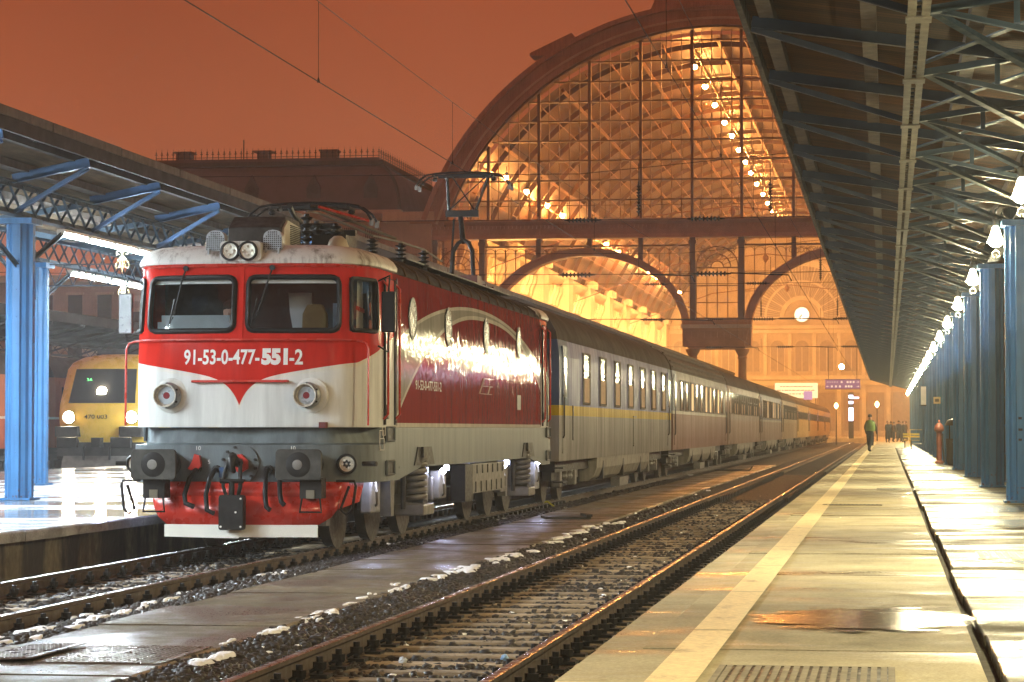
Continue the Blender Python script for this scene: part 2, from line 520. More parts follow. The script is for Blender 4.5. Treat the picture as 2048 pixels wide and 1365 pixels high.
# --- walkway of concrete slabs between the two tracks
def wet_concrete(name, base, wetcol, w0, w1, rdry, rwet, sc=(1,1,1), rough_bump=.35, spec=.22):
    g = G(name); p = g.pos()
    a = g.noise(g.scl(p, sc), 1.0, 5, .6)
    wet = g.sm(a, w0, w1)
    k = g.mul(g.rng(g.noise(p, 1.1, 4), .3, .7, .75, 1.2), g.rng(g.noise(p, 55, 2, .7), .3, .7, .82, 1.15))
    k = g.mul(k, g.rng(g.rand(), 0, 1, .84, 1.12))
    vo = g.n('ShaderNodeTexVoronoi'); g.to(g.scl(p, (1, 1, 0)), vo.inputs['Vector']); vo.inputs['Scale'].default_value = 3.2
    gum = g.mul(g.lt(vo.outputs['Distance'], .055), g.gt(g.noise(p, 1.3, 1), .5))
    k = g.mul(k, g.sub(1.0, g.mul(gum, .45)))
    k = g.mul(k, g.rng(g.noise(g.scl(p, (1.5, .6, 1)), 1.2, 6, .75), .5, .68, 1.0, .74))
    col = g.mix(wet, g.bright(base, k), g.bright(wetcol, k))
    fine = g.noise(p, 60, 2, .6)
    r = g.mix(wet, (rdry,)*3, (rwet,)*3)
    rr = g.mul(r, g.rng(fine, .3, .7, .7, 1.3))
    g.set(col, rr, spec=g.mul(g.add(wet, .04), spec))
    h = g.add(g.mul(fine, g.rng(wet, 0, 1, 1.0, .25)), g.mul(g.noise(p, 4, 3), 1.2))
    g.bump(h, rough_bump, .008)
    return g.mat
MT['slab'] = wet_concrete('damp_platform_concrete', (.45,.40,.275), (.29,.245,.16), .46, .70, .66, .24, (.55, 1.6, 1), .35, .14)
MT['slab_wet'] = wet_concrete('wet_platform_concrete', (.088,.078,.054), (.052,.046,.033), .36, .62, .6, .24, (.5, 1.3, 1), .7, .07)
MT['walk'] = wet_concrete('damp_walkway_concrete', (.19,.155,.105), (.12,.095,.066), .40, .64, .60, .30, (1.2, .7, 1), .9, .5)
MT['asphalt_left'] = wet_concrete('wet_platform_asphalt', (.42,.42,.42), (.28,.28,.28), .36, .60, .4, .08, (.35, .6, 1), .15)
MT['joint'] = mat('dirty_joint', (.045,.036,.026), .8, 0, .4, 8, .3, 40)

def slab_mesh(w, l, t, name, m, ch=.012):
    mb = MB()
    prof = [(-w/2, -t), (w/2, -t), (w/2, -ch), (w/2-ch, 0), (-w/2+ch, 0), (-w/2, -ch)]
    mb.prism(prof, 0, l, 'xz')
    return mb.mesh(name, m)
wk = struct('walkway'); wk.location = (-5.3, 10, -.15)
MB().box(-6.03, -4.57, 6, 170, -.26, -.06).build('walkway_bed', MT['joint'], wk, True)
SW = slab_mesh(1.48, 1.975, .1, 'walkway_slab', MT['walk'])
for i in range(50):
    y = 7.3 + i * 2.0
    o = put('walkway_slab', SW, wk, True, loc=(-5.3 + random.uniform(-.012, .012), y, -.03 + random.uniform(-.006, .006)))
    o.rotation_euler = (random.uniform(-.002, .002), random.uniform(-.004, .004), random.uniform(-.003, .003))

# --- right platform
PT = .38
pl = struct('platform'); pl.location = (2, 10, 0)
MB().box(-1.33, 12.5, -30, 300, -.27, PT - .075).build('platform_core', MT['joint'], pl, True)
SA = slab_mesh(1.652, 3.325, .07, 'paving_slab', MT['slab'], .002)
SB = slab_mesh(2.44, 3.28, .07, 'paving_slab', MT['slab_wet'], .006)
KS = slab_mesh(.231, 1.664, .12, 'kerb_stone', MT['slab'], .003)
for i in range(45):
    y = 9.62 - 6.68 + i * 3.34
    o = put('paving_slab', SA, pl, True, loc=(-.3955, y, PT + random.uniform(-.004, .003)))
    o.rotation_euler = (random.uniform(-.0015, .0015), random.uniform(-.002, .002), random.uniform(-.0012, .0012))
    for c in range(2):
        o = put('paving_slab', SB, pl, True, loc=(1.72 + random.uniform(-.012, .012) + c * 2.47, y + 1.1, PT + random.uniform(-.004, .003) - .004))
        o.rotation_euler = (random.uniform(-.0015, .0015), random.uniform(-.002, .002), random.uniform(-.003, .003))
    for c in range(2):
        o = put('kerb_stone', KS, pl, True, loc=(-1.338 + random.uniform(-.001, .001), y + c * 1.67, PT - .009 + random.uniform(-.002, .002)))
        o.rotation_euler = (0, random.uniform(-.004, .004), random.uniform(-.003, .003))
MB().box(-1.45, 12.5, 153.5, 300, PT - .07, PT).build('far_paving', MT['slab'], pl, True)
MB().box(5.45, 12.5, -30, 153.4, PT - .07, PT - .003).build('side_paving', MT['slab_wet'], pl, True)
g = G('worn_line_paint'); p_ = g.pos()
w_ = g.sm(g.add(g.noise(g.scl(p_, (2, .9, 1)), 2.2, 5, .65), g.mul(g.noise(p_, 45, 2), .25)), .66, .88)
g.set(g.mix(w_, g.bright((.72,.60,.34), g.rng(g.noise(p_, 30, 3), .3, .7, .8, 1.15)), (.34,.26,.14)), .5); g.bump(g.noise(p_, 60, 2), .3, .006)
ln = MB()
for i in range(64):
    y = -6 + i * 3.34 + .02
    ln.add([(-1.045, y, PT+.009), (-.825, y, PT+.009), (-.825, y+3.3, PT+.009), (-1.045, y+3.3, PT+.009)], [(0,1,2,3)])
ln.build('painted_line', g.mat, pl, True)
# puddles lying in the slabs
g = G('standing_water'); p_ = g.pos(); oc = g.obj(); ox, oy, oz = g.xyz(oc)
g.set((.045,.036,.025), g.rng(g.noise(p_, 40, 2), .3, .7, .08, .26), spec=.4); g.bump(g.noise(p_, 85, 3), .35, .004)
rad = g.m('SQRT', g.add(g.mul(ox, ox), g.mul(oy, oy)))
nz = g.add(g.mul(g.noise(g.scl(p_, (1, 1.6, 1)), 4.5, 5, .7), 1.7), g.mul(g.noise(p_, 60, 2, .7), .35))
al = g.sm(g.sub(g.add(rad, nz), 1.02), .85, .62)
g.nt.links.new(al, g.bsdf.inputs['Alpha']); MT['puddle'] = g.mat
def puddle(cx, cy, rx, ry, z):
    mb = MB(); n = 36
    mb.add([(0,0,0)] + [(math.cos(2*PI*k/n), math.sin(2*PI*k/n), 0) for k in range(n)], [(0, 1+k, 1+(k+1) % n) for k in range(n)])
    o = mb.build('water', MT['puddle'], fix=False); o.location = (cx, cy, z); o.scale = (rx, ry, 1); o['kind'] = 'structure'
puddle(-.16, 15.0, .78, 1.15, PT + .0085)
for q in [(1.15, 13.2, .7, .7), (1.3, 22.3, .7, 1.4), (1.6, 30.5, .8, 1.9), (1.35, 36.0, .7, 2.6)]: puddle(*q, PT + .0062)

# --- left platform
g = G('stained_platform_wall'); p_ = g.pos(); x_, y_, z_ = g.xyz(p_)
st = g.sm(g.noise(g.scl(p_, (1, 1.3, .35)), 1.2, 5, .65), .42, .62)
g.set(g.mix(st, (.035,.03,.026), g.bright((.17,.14,.085), g.rng(g.noise(p_, 9, 4), .3, .7, .6, 1.3))), .75)
g.bump(g.noise(p_, 12, 4), .6, .02); MT['plat_wall'] = g.mat
pl2 = struct('platform'); pl2.location = (-16, 30, 0)
MB().box(-23.0, -9.42, 5, 300, -.27, PT - .10).build('platform_core', MT['plat_wall'], pl2, True)
MB().box(-22.7, -9.62, 5, 300, PT - .10, PT - .004).build('platform_floor', MT['asphalt_left'], pl2, True)
KL = slab_mesh(.36, 1.48, .12, 'coping_stone', MT['asphalt_left'], .02)
for i in range(60):
    put('coping_stone', KL, pl2, True, loc=(-9.45 + random.uniform(-.01, .01), 18 + i * 1.5, PT + random.uniform(-.004, .003)))
pl3 = struct('platform'); pl3.location = (-36, 60, 0)
MB().box(-46, -31.0, 30, 300, -.27, PT).build('platform_core', MT['asphalt_left'], pl3, True)

# ================================================================== platform canopies
def column_mesh(h):
    q = [(.215,.06),(.165,.075),(.135,.135),(.075,.165),(.06,.215)]
    poly = []
    for k in range(4):
        a = k * PI / 2; c, s_ = math.cos(a), math.sin(a)
        poly += [(x*c - y*s_, x*s_ + y*c) for x, y in q]
    mb = MB()
    mb.prism(poly, 0, h, 'xy')
    mb.box(-.25, .25, -.25, .25, 0, .035)
    mb.box(-.26, .26, -.26, .26, h - .09, h - .002)
    for k in range(4):                                   # rivet strips down the flanges
        a = k * PI / 2
        for j in range(int(h / .42)):
            cx, cy = .219 * math.cos(a), .219 * math.sin(a)
            mb.box(cx - .012, cx + .012, cy - .012, cy + .012, .3 + j * .42, .325 + j * .42)
    return mb.mesh('column', MT['blue_paint'])
def lattice_mesh(L, z0, z1, n, m):
    """longitudinal lattice girder bay from y=0 to L"""
    mb = MB()
    for z in (z0 + .02, z1 - .02):
        mb.box(-.09, .09, 0, L, z - .012, z + .012); mb.box(-.012, .012, 0, L, z + (.012 if z < (z0+z1)/2 else -.08), z + (.08 if z < (z0+z1)/2 else -.012))
    d = L / n
    for k in range(n):
        y = k * d
        mb.bar((-.02, y, z0 + .05), (-.02, y + d, z1 - .05), .012, .04, (1,0,0))
        mb.bar((.02, y + d, z0 + .05), (.02, y, z1 - .05), .012, .04, (1,0,0))
    return mb.mesh('lattice_girder', m)

SPC, ARM = 10.4, 3.9
# --------------------------- right canopy
cr = thing('platform_canopy', 'long timber boarded canopy on blue iron columns over the right platform', 'canopy', (3.75, 39.2, PT))
CMR = column_mesh(4.6 - PT)
cols_r = [39.2 + SPC * k for k in range(-5, 17)]
for y in cols_r:
    put('column', CMR, cr, True, loc=(1.97, y, PT))
    put('column', CMR, cr, True, loc=(5.53, y, PT))
LG = lattice_mesh(SPC, 4.6, 5.25, 14, MT['blue_grey'])
for y in cols_r[:-1]:
    put('lattice_girder', LG, cr, True, loc=(1.97, y, 0)); put('lattice_girder', LG, cr, True, loc=(5.53, y, 0))
Y0, Y1 = -16, 215
def roof(parent, xe, xv, ze, zv, under, y0, y1):
    w = 2 * xv - xe
    A = [(xe, ze), (xv, zv), (w, ze)]
    B = [(xe, ze + .03), (xv, zv + .03), (w, ze + .03)]
    n = 60; mb = MB()
    ys = [y0 + (y1 - y0) * i / n for i in range(n + 1)]
    for i in range(2):
        mb.strip([(A[i][0], y, A[i][1]) for y in ys], [(A[i+1][0], y, A[i+1][1]) for y in ys])
    mb.build('roof_boarding', under, parent, True, fix=False)
    mb = MB(); mb.prism(B + [(p[0], p[1] + .05) for p in B[::-1]], y0, y1, 'xz')
    mb.build('roof_covering', MT['tar'], parent, True)
def zr(x): return 5.80 - .15 * (x + 1.40)
roof(cr, -1.40, 3.75, zr(-1.40), zr(3.75), MT['boards'], Y0, Y1)
MB().box(-1.46, -1.402, Y0, Y1, zr(-1.4) - .16, zr(-1.4) + .10).build('fascia', MT['fascia'], cr, True)
MB().box(8.902, 8.96, Y0, Y1, zr(-1.4) - .16, zr(-1.4) + .10).build('fascia', MT['fascia'], cr, True)
MB().prism([(-1.40, zr(-1.4) - .3), (8.9, zr(-1.4) - .3), (8.9, zr(-1.4)+.1), (3.75, zr(3.75) + .1), (-1.40, zr(-1.4)+.1)], Y1, Y1 + .06, 'xz').build('end_board', MT['fascia'], cr, True)
for x in (-1.18, -.16, .86, 1.9, 2.9, 4.6, 5.6, 6.64, 7.66, 8.6):
    z = zr(x if x < 3.75 else 7.5 - x)
    for k in range(0, 30):
        y = Y0 + k * 7.7
        MB().box(x - .075, x + .075, y, y + 7.68, z - .15 - random.uniform(0, .008), z - .003).build('purlin', MT['purlin'], cr, True) if x < 2 else None
    if x > 2:
        MB().box(x - .07, x + .07, Y0, Y1, z - .15, z - .003).build('purlin', MT['purlin'], cr, True)
def shared(name, m, *bars):
    mb = MB()
    for b in bars: mb.bar(*b)
    return mb.mesh(name, m)
za = lambda x: zr(x) - .15 - .06
navy = mat('navy_arm_paint', (.014,.021,.034), .4, 0, .3, 3, .15, 25)
A1 = shared('roof_arm', navy, ((-1.33,0,za(-1.33)), (3.75,0,za(3.75)), .014, .12), ((-1.33,0,za(-1.33)-.055), (3.75,0,za(3.75)-.055), .09, .012))
A2 = shared('strut', navy, ((-1.33,.03,za(-1.33)-.07), (.2,.03,5.03), .06, .06), ((-1.33,-.03,za(-1.33)-.07), (.2,-.03,5.03), .012, .06))
A3 = shared('tie_bar', MT['blue_grey'], ((.36,0,5.0), (1.95,0,5.23), .10, .014), ((.36,0,5.03), (1.95,0,5.26), .014, .07))
A4 = shared('tie_bar', MT['blue_grey'], ((.36,.1,5.04), (1.95,.1,4.66), .07, .014), ((.36,.1,5.06), (1.95,.1,4.68), .014, .05))
A5 = shared('wind_brace', MT['blue_grey'], ((.30,0,5.06), (1.95,ARM,4.72), .08, .014), ((.30,0,5.09), (1.95,ARM,4.75), .014, .06))
A6 = shared('wind_brace', MT['blue_grey'], ((.30,ARM,5.10), (1.95,0,5.20), .08, .014))
A7 = shared('hanger', MT['blue_grey'], ((1.1,0,za(1.1)), (1.1,0,4.9), .05, .05))
A8 = shared('roof_arm', navy, ((8.83,0,za(-1.33)), (3.75,0,za(3.75)), .014, .12))
arms = [25.9 + ARM * k for k in range(-10, 49)]
for y in arms:
    put('roof_arm', A1, cr, True, loc=(0, y, 0)); put('strut', A2, cr, True, loc=(0, y, 0))
    put('tie_bar', A3, cr, True, loc=(0, y, 0)); put('tie_bar', A4, cr, True, loc=(0, y, 0))
    put('wind_brace', A5, cr, True, loc=(0, y, 0)); put('wind_brace', A6, cr, True, loc=(0, y, 0))
    put('hanger', A7, cr, True, loc=(0, y, 0)); put('roof_arm', A8, cr, True, loc=(0, y, 0))
gs = MB()
for k in range(59):
    y = arms[0] + ARM * k
    gs.box(.185, .258, y + .01, y + ARM - .01, 4.955, 4.97); gs.box(.302, .375, y + .01, y + ARM - .01, 4.955, 4.97)
    gs.box(.240, .256, y, y + ARM, 4.972, 5.06); gs.box(.304, .320, y, y + ARM, 4.972, 5.06)
    for j in range(12): gs.box(.257, .303, y + j * .325, y + j * .325 + .05, 4.972, 4.99)
    gs.box(.17, .39, y - .15, y + .15, 4.94, 4.953)
gs.build('girder_strip', MT['pale_strip'], cr, True)  # light from below the strip is put into its pale colour

for x, z, s0_ in ((2.24, 4.60, .08), (2.28, 4.52, .05)):          # power cables slung from column to column
    pts = []
    for y in cols_r:
        for q in range(4): pts.append((x, y + SPC*q/4, z - s0_*math.sin(PI*q/4)))
    MB().tube(pts, .013, 5).build('power_cable', MT['rubber'], cr, True)
for y in cols_r[4:]:
    MB().tube([(2.20,y-.02,PT+.1),(2.20,y-.02,4.5)], .014, 5).build('conduit', MT['dark_steel'], cr, True)
# --------------------------- bell lamps
def make_bell():
    t = thing('bell_lamp', 'x', 'lamp', (0,0,0))
    MB().lathe([(.030,.10),(.050,.07),(.075,-.02),(.105,-.10),(.132,-.15)], 14, cap=False).build('shade', MT['shade_glow'], t, smooth=50)
    MB().lathe([(.001,-.215),(.050,-.205),(.085,-.18),(.098,-.152)], 14, cap=False).build('diffuser', MT['bell_glow'], t, fix=False)
    MB().lathe([(.02,.24),(.05,.22),(.046,.13),(.033,.101)], 10).build('cap', MT['dark_steel'], t, smooth=40)
    mb = MB(); mb.tube([(0,0,.24),(0,0,.34),(.06,0,.40),(.22,0,.40)], .018, 6)
    mb.tube([(.2,0,.2),(.12,0,.26),(.1,0,.34),(.18,0,.38)], .010, 5)
    mb.build('bracket_arm', MT['dark_steel'], t)
    mb = MB()
    for a in (0, PI):
        mb.tube([(.0,.0,-.262),(.05*math.cos(a),0,-.30),(.055*math.cos(a),0,-.35),(.02*math.cos(a),0,-.38),(.01*math.cos(a),0,-.34)], .006, 4)
    mb.build('scroll', MT['pale_strip'], t)
    return t
bell0 = make_bell(); BG = [MT['bell_glow'], emis('bell_lamp_glow_dim', (1, .84, .45), L_BELL*.72), emis('bell_lamp_glow_bright', (1, .89, .55), L_BELL*1.25)]
zl = [31.2] + [38.7 + SPC * k for k in range(17)]
ys = [(z + 1.56 * .144) / .9896 for z in zl]
for i, y in enumerate(ys + [21.0, 10.6, .2, -10.2]):
    b = bell0 if i == 0 else copy_tree(bell0)
    b.location = (1.63, y, 4.43)
    for ch in b.children:
        if ch.name.startswith('diffuser'):
            ch.material_slots[0].link = 'OBJECT'; ch.material_slots[0].material = BG[(i * 7) % 3]
    if i < len(ys):
        tag(b, f'{ORD[i]} glowing bell lamp from the camera along the right canopy', 'lamp', 'bell lamps along the right canopy')
    else:
        tag(b, f'{ORD[i-len(ys)]} glowing bell lamp of the right canopy outside the picture, towards the camera', 'lamp', 'bell lamps behind the camera')

# --------------------------- left canopy
cl = thing('platform_canopy', 'grey boarded canopy on bright blue columns over the left platform', 'canopy', (-15.15, 38.4, PT))
CML = column_mesh(4.74 - PT)
cols_l = [38.4 + SPC * k for k in range(-3, 17)]
R1, R2, XV = -13.3, -16.55, -15.15
LGL = lattice_mesh(SPC, 4.76, 5.30, 16, MT['blue_grey'])
KB = MB()
for d in (-1, 1):
    KB.bar((0, d*.15, 4.0), (0, d*2.3, 4.75), .014, .09, (1,0,0)); KB.bar((0, d*.15, 4.0), (0, d*2.3, 4.75), .10, .014, (1,0,0))
KBM = KB.mesh('knee_brace', MT['blue_grey'])
TL = MB()
TL.box(-3.25, 0, -.06, .06, 4.70, 4.72); TL.box(-3.25, 0, -.06, .06, 4.28, 4.30)
for k in range(9):
    a = -3.25 + k * 3.25 / 9; b = a + 3.25 / 9
    TL.bar((a, 0, 4.3), ((a+b)/2, 0, 4.7), .012, .035, (0,1,0)); TL.bar(((a+b)/2, 0, 4.7), (b, 0, 4.3), .012, .035, (0,1,0))
TLM = TL.mesh('cross_truss', MT['blue_grey'])
for y in cols_l:
    for x in (R1, R2):
        put('column', CML, cl, True, loc=(x, y, PT)); put('knee_brace', KBM, cl, True, loc=(x, y, 0))
        if y < 190: put('lattice_girder', LGL, cl, True, loc=(x, y, 0))
    put('cross_truss', TLM, cl, True, loc=(R1, y, 0))
navy2 = mat('deep_blue_arm_paint', (.030,.075,.16), .5, 0, .3, 3, .15, 25)
def zl_(x): return 5.76 - .20 * abs(x + 12.05)
roof(cl, -12.05, XV, zl_(-12.05), zl_(XV), MT['boards_grey'], 2, 205)
for k in range(60):                                            # sheet metal eave flashing, lapped length by length
    y = 2 + k * 3.4
    MB().box(-12.048, -11.985, y, y + 3.36, 5.80, 5.93 + random.uniform(-.006, .006)).build('eave_flashing', MT['fascia'], cl, True)
MB().box(-12.045, -11.995, 2, 205, 5.60, 5.795).build('eave_beam', MT['tar'], cl, True)
MB().box(-18.31, -18.252, 2, 205, 5.60, 5.93).build('eave_beam', MT['tar'], cl, True)
for x, w in ((-12.35, .10), (-13.15, .24), (-14.2, .2), (-16.1, .2), (-17.2, .24), (-18.0, .1)):
    z = zl_(x if x > XV else 2*XV - x)
    MB().box(x - w/2, x + w/2, 2, 205, z - .12, z - .003).build('purlin', MT['tar'] if x > -12.6 else MT['fascia'], cl, True)
B1 = shared('roof_arm', navy2, ((-13.3,0,5.33), (-12.08,0,5.57), .014, .14), ((-13.3,0,5.26), (-12.08,0,5.50), .10, .014))
B2 = shared('strut', navy2, ((-13.3,.03,4.80), (-12.1,.03,5.48), .014, .08), ((-13.3,0,4.77), (-12.1,0,5.45), .08, .014))
B3 = shared('roof_arm', MT['blue_grey'], ((-16.55,0,5.28), (XV,0,5.0), .06, .10), ((-13.3,0,5.28), (XV,0,5.0), .06, .10))
for k in range(-9, 43):
    y = 38.0 + ARM * k
    put('roof_arm', B1, cl, True, loc=(0, y, 0)); put('strut', B2, cl, True, loc=(0, y, 0)); put('roof_arm', B3, cl, True, loc=(0, y, 0))

# fluorescent fixtures under both girders
def make_tube():
    t = thing('fluorescent_lamp', 'x', 'lamp')
    MB().box(-.075, .075, -.63, .63, .02, .07).build('housing', MT['white_paint'], t)
    for sx in (-.035, .035):
        MB().tube([(sx,-.61,-.01),(sx,.61,-.01)], .022, 6).build('tube', MT['tube_glow'], t)
    MB().box(-.06, .06, -.66, -.632, -.03, .07).box(-.06, .06, .632, .66, -.03, .07).build('end_cap', MT['white_paint'], t)
    return t
tube0 = make_tube(); first = True
for x, row in ((R1, 'front'), (R2, 'rear')):
    for i, y in enumerate(cols_l[0:9]):
        for j in range(4):
            o = tube0 if first else copy_tree(tube0); first = False
            o.location = (x, y + 2.6 + j * 1.42, 4.66)
            tag(o, f'{ORD[j]} fluorescent lamp in the {ORD[i]} bay under the {row} girder of the left canopy', 'lamp', f'fluorescent lamps under the {row} girder')
# wrought iron scroll pendants
MT['scroll'] = mat('tarnished_scroll_iron', (.16,.13,.06), .6, 0, .2, 5, .1)
def make_scroll():
    t = thing('scroll_pendant', 'x', 'ornament')
    mb = MB(); mb.tube([(0,0,.16),(0,0,-.16)], .009, 5); mb.build('stem', MT['scroll'], t)
    mb = MB()
    for d in (-1, 1):
        mb.tube([(0,0,.10),(d*.05,0,.14),(d*.085,0,.12),(d*.08,0,.08),(d*.05,0,.085)], .008, 4)
        mb.tube([(d*.01,0,.06),(d*.06,0,.0),(d*.10,0,-.06),(d*.09,0,-.11),(d*.04,0,-.10),(d*.05,0,-.06)], .009, 4)
        mb.tube([(d*.01,0,.05),(d*.035,0,-.04),(d*.01,0,-.12)], .007, 4)
    mb.build('scroll', MT['scroll'], t)
    return t
s0 = make_scroll()
for i, (x, y, z, l) in enumerate([(R1, 43.7, 4.44, 'pale wrought iron scroll hanging below the front row of fluorescent lamps'), (R2, 54.5, 4.55, 'yellowish wrought iron scroll hanging below the rear row of fluorescent lamps')]):
    o = s0 if i == 0 else copy_tree(s0); o.location = (x + .02, y, z); tag(o, l, 'ornament', 'scroll pendants'); o.scale = (1.25,)*3

# third canopy, far left
c3 = thing('platform_canopy', 'dark far canopy behind the yellow locomotive', 'canopy', (-36, 80, PT))
roof(c3, -31.2, -36, 5.75, 5.1, MT['tar'], 40, 200)
MB().box(-31.2, -31.14, 40, 200, 5.55, 5.95).build('fascia', MT['tar'], c3, True)
C3 = column_mesh(4.6 - PT)
for k in range(14):
    for x in (-34.2, -37.8):
        put('column', C3, c3, True, loc=(x, 46 + k * 11, PT))
L3 = lattice_mesh(11, 4.5, 5.1, 8, MT['dark_steel'])
for k in range(13): put('lattice_girder', L3, c3, True, loc=(-34.2, 46 + k * 11, 0))
MB3 = shared('roof_arm', MT['dark_steel'], ((-34.2,0,5.2), (-31.3,0,5.6), .06, .14), ((-34.2,0,4.6), (-31.3,0,5.5), .06, .08))
for k in range(36): put('roof_arm', MB3, c3, True, loc=(0, 46 + k * 4, 0))

# ================================================================== train hall
XA, ZC, S0, S1 = -11.84, 9.44, 182.0, 366.0
hall = thing('train_hall', 'great arched iron and glass train hall glowing orange from inside', 'station hall', (XA, S0, 0))
HI = mat('dark_glazing_iron', (.17,.085,.04), .7, 0, .25, 1.2, .15, 8)
ST, SL_ = MT['stucco'], MT['stucco_light']
def arc(R, a0, a1, n, cx=XA, cz=ZC):
    return [(cx + R * math.cos(a0 + (a1-a0)*i/n), cz + R * math.sin(a0 + (a1-a0)*i/n)) for i in range(n+1)]
def ring(mb, Ri, Ro, y0, y1, a0, a1, n=64, cx=XA, cz=ZC):
    I, O = arc(Ri, a0, a1, n, cx, cz), arc(Ro, a0, a1, n, cx, cz)
    rings = []
    for i in range(n+1):
        rings.append([(I[i][0], y0, I[i][1]), (O[i][0], y0, O[i][1]), (O[i][0], y1, O[i][1]), (I[i][0], y1, I[i][1])])
    return mb.loft(rings, True, True)
ZB = 16.36
ab = math.asin((ZB - ZC) / 21.86)
band = mat('weathered_arch_cladding', (.46,.27,.16), .7, .05, .25, .5, .25, 5, .03, streak=.2)
mb = MB(); ring(mb, 20.55, 21.80, 180.9, 183.2, ab, PI - ab); mb.build('arch_band', band, hall, True)
mb = MB(); ring(mb, 21.80, 22.12, 180.4, 183.4, ab, PI - ab); mb.build('arch_cornice', band, hall, True)
mb = MB(); ring(mb, 20.95, 21.10, 180.78, 180.897, ab, PI - ab); mb.build('arch_moulding', SL_, hall, True)
mb = MB(); ring(mb, 20.40, 20.547, 181.2, 182.9, ab, PI - ab); mb.build('arch_soffit_rib', HI, hall, True)
for k in range(48):                                               # cladding plates of the arch band, seams standing proud
    a = ab + (PI - 2*ab) * (k + .5) / 48
    c, s_ = math.cos(a), math.sin(a)
    MB().bar((XA + 21.14*c, 180.88, ZC + 21.14*s_), (XA + 21.76*c, 180.88, ZC + 21.76*s_), .07, .05, (0,1,0)).build('seam', band, hall, True)
# small raised ridge block on the crown
mb = MB(); mb.prism([(XA-4.6, 31.0), (XA+4.6, 31.0), (XA+4.2, 31.95), (XA+1.0, 32.15), (XA, 32.6), (XA-1.0, 32.15), (XA-4.2, 31.95)], 180.6, 183.2, 'xz'); mb.build('crown_block', band, hall, True)
mb = MB(); mb.prism([(XA-13.2, 28.0), (XA-10.2, 28.0), (XA-10.2, 29.6), (XA-13.2, 28.2)], 180.7, 183.0, 'xz'); mb.build('roof_step', band, hall, True)

# gable glazing
majors = [XA + s_ * (1.75 + 3.65 * k) for k in range(6) for s_ in (-1, 1)]
def ztop(x, R=20.42): 
    d = R*R - (x-XA)**2
    return ZC + math.sqrt(d) if d > 0 else ZB
for x in majors:
    if ztop(x) > ZB + .3: MB().box(x-.10, x+.10, 181.75, 182.35, ZB, ztop(x)).build('mullion', HI, hall, True)
rows = [ZB + 1.41 * k for k in range(1, 10)]
for z in rows:
    w = math.sqrt(max(0, 20.42**2 - (z - ZC)**2))
    if w > 1: MB().box(XA - w, XA + w, 181.85, 182.3, z - .045, z + .045).build('transom', HI, hall, True)
xs = sorted(majors)
cols = []
for i in range(len(xs) - 1):
    n = 5
    for k in range(n):
        cols.append((xs[i] + (xs[i+1]-xs[i])*k/n, xs[i] + (xs[i+1]-xs[i])*(k+1)/n))
        if k: 
            x = cols[-1][0]
            MB().box(x-.022, x+.022, 181.9, 182.2, ZB, ztop(x)).build('glazing_bar', HI, hall, True)
pane_me = MB().add([(-.5,0,-.5),(.5,0,-.5),(.5,0,.5),(-.5,0,.5)], [(0,1,2,3)]).mesh('pane', MT['hall_glass'])
npn = 0; rest = MB()
for x0, x1 in sorted(cols, key=lambda c: c[0]):
    z = ZB
    zt = min(ztop(x0), ztop(x1))
    for z1 in rows + [99]:
        if z1 > zt: break
        if npn < 298:
            o = put('pane', pane_me, hall, True, loc=((x0+x1)/2, 182.05, (z+z1)/2)); o.scale = (x1-x0-.05, 1, z1-z-.09); npn += 1
            o.rotation_euler = (random.uniform(-.01,.01), 0, random.uniform(-.012,.012))
        else: rest.add([(x0+.02,182.05,z),(x1-.02,182.05,z),(x1-.02,182.05,z1),(x0+.02,182.05,z1)], [(0,1,2,3)])
        z = z1
    rest.add([(x0+.02,182.05,z),(x1-.02,182.05,z),(x1-.02,182.05,ztop(x1)),(x0+.02,182.05,ztop(x0))], [(0,1,2,3)])
o = rest.build('edge_panes', MT['hall_glass'], hall, True, fix=False); o['kind'] = 'stuff'
# walkway railing on the beam
rl = MB()
for k in range(90):
    x = XA - 20 + k * 40 / 89
    rl.box(x-.02, x+.02, 181.3, 181.34, ZB, ZB + (1.5 if k % 3 == 0 else .0) + .1)
rl.box(XA-20, XA+20, 181.3, 181.34, ZB+.95, ZB+1.0); rl.build('railing', HI, hall, True)

# entablature beam
bm_ = mat('iron_beam_paint', (.50,.27,.13), .6, .05, .22, .8, .2, 6, .02)
MB().prism([(181.3,15.0),(183,15.0),(183,ZB),(180.9,ZB),(180.9,16.2),(181.2,16.05),(181.3,15.95)], XA-21.9, XA+21.9, 'yz').build('beam', bm_, hall, True)
MB().prism([(181.05,15.0),(181.3,15.0),(181.3,15.28),(181.18,15.28)], XA-21.9, XA+21.9, 'yz').build('beam_moulding', bm_, hall, True)
dn = MB()
for k in range(150):
    x = XA - 21.6 + k * .29
    dn.box(x, x+.14, 181.08, 181.29, 15.72, 15.93)
o = dn.build('dentils', bm_, hall, True); o['kind'] = 'stuff'
for x in majors: MB().box(x-.16, x+.16, 181.12, 181.29, 15.29, 15.7).build('beam_bracket', bm_, hall, True)

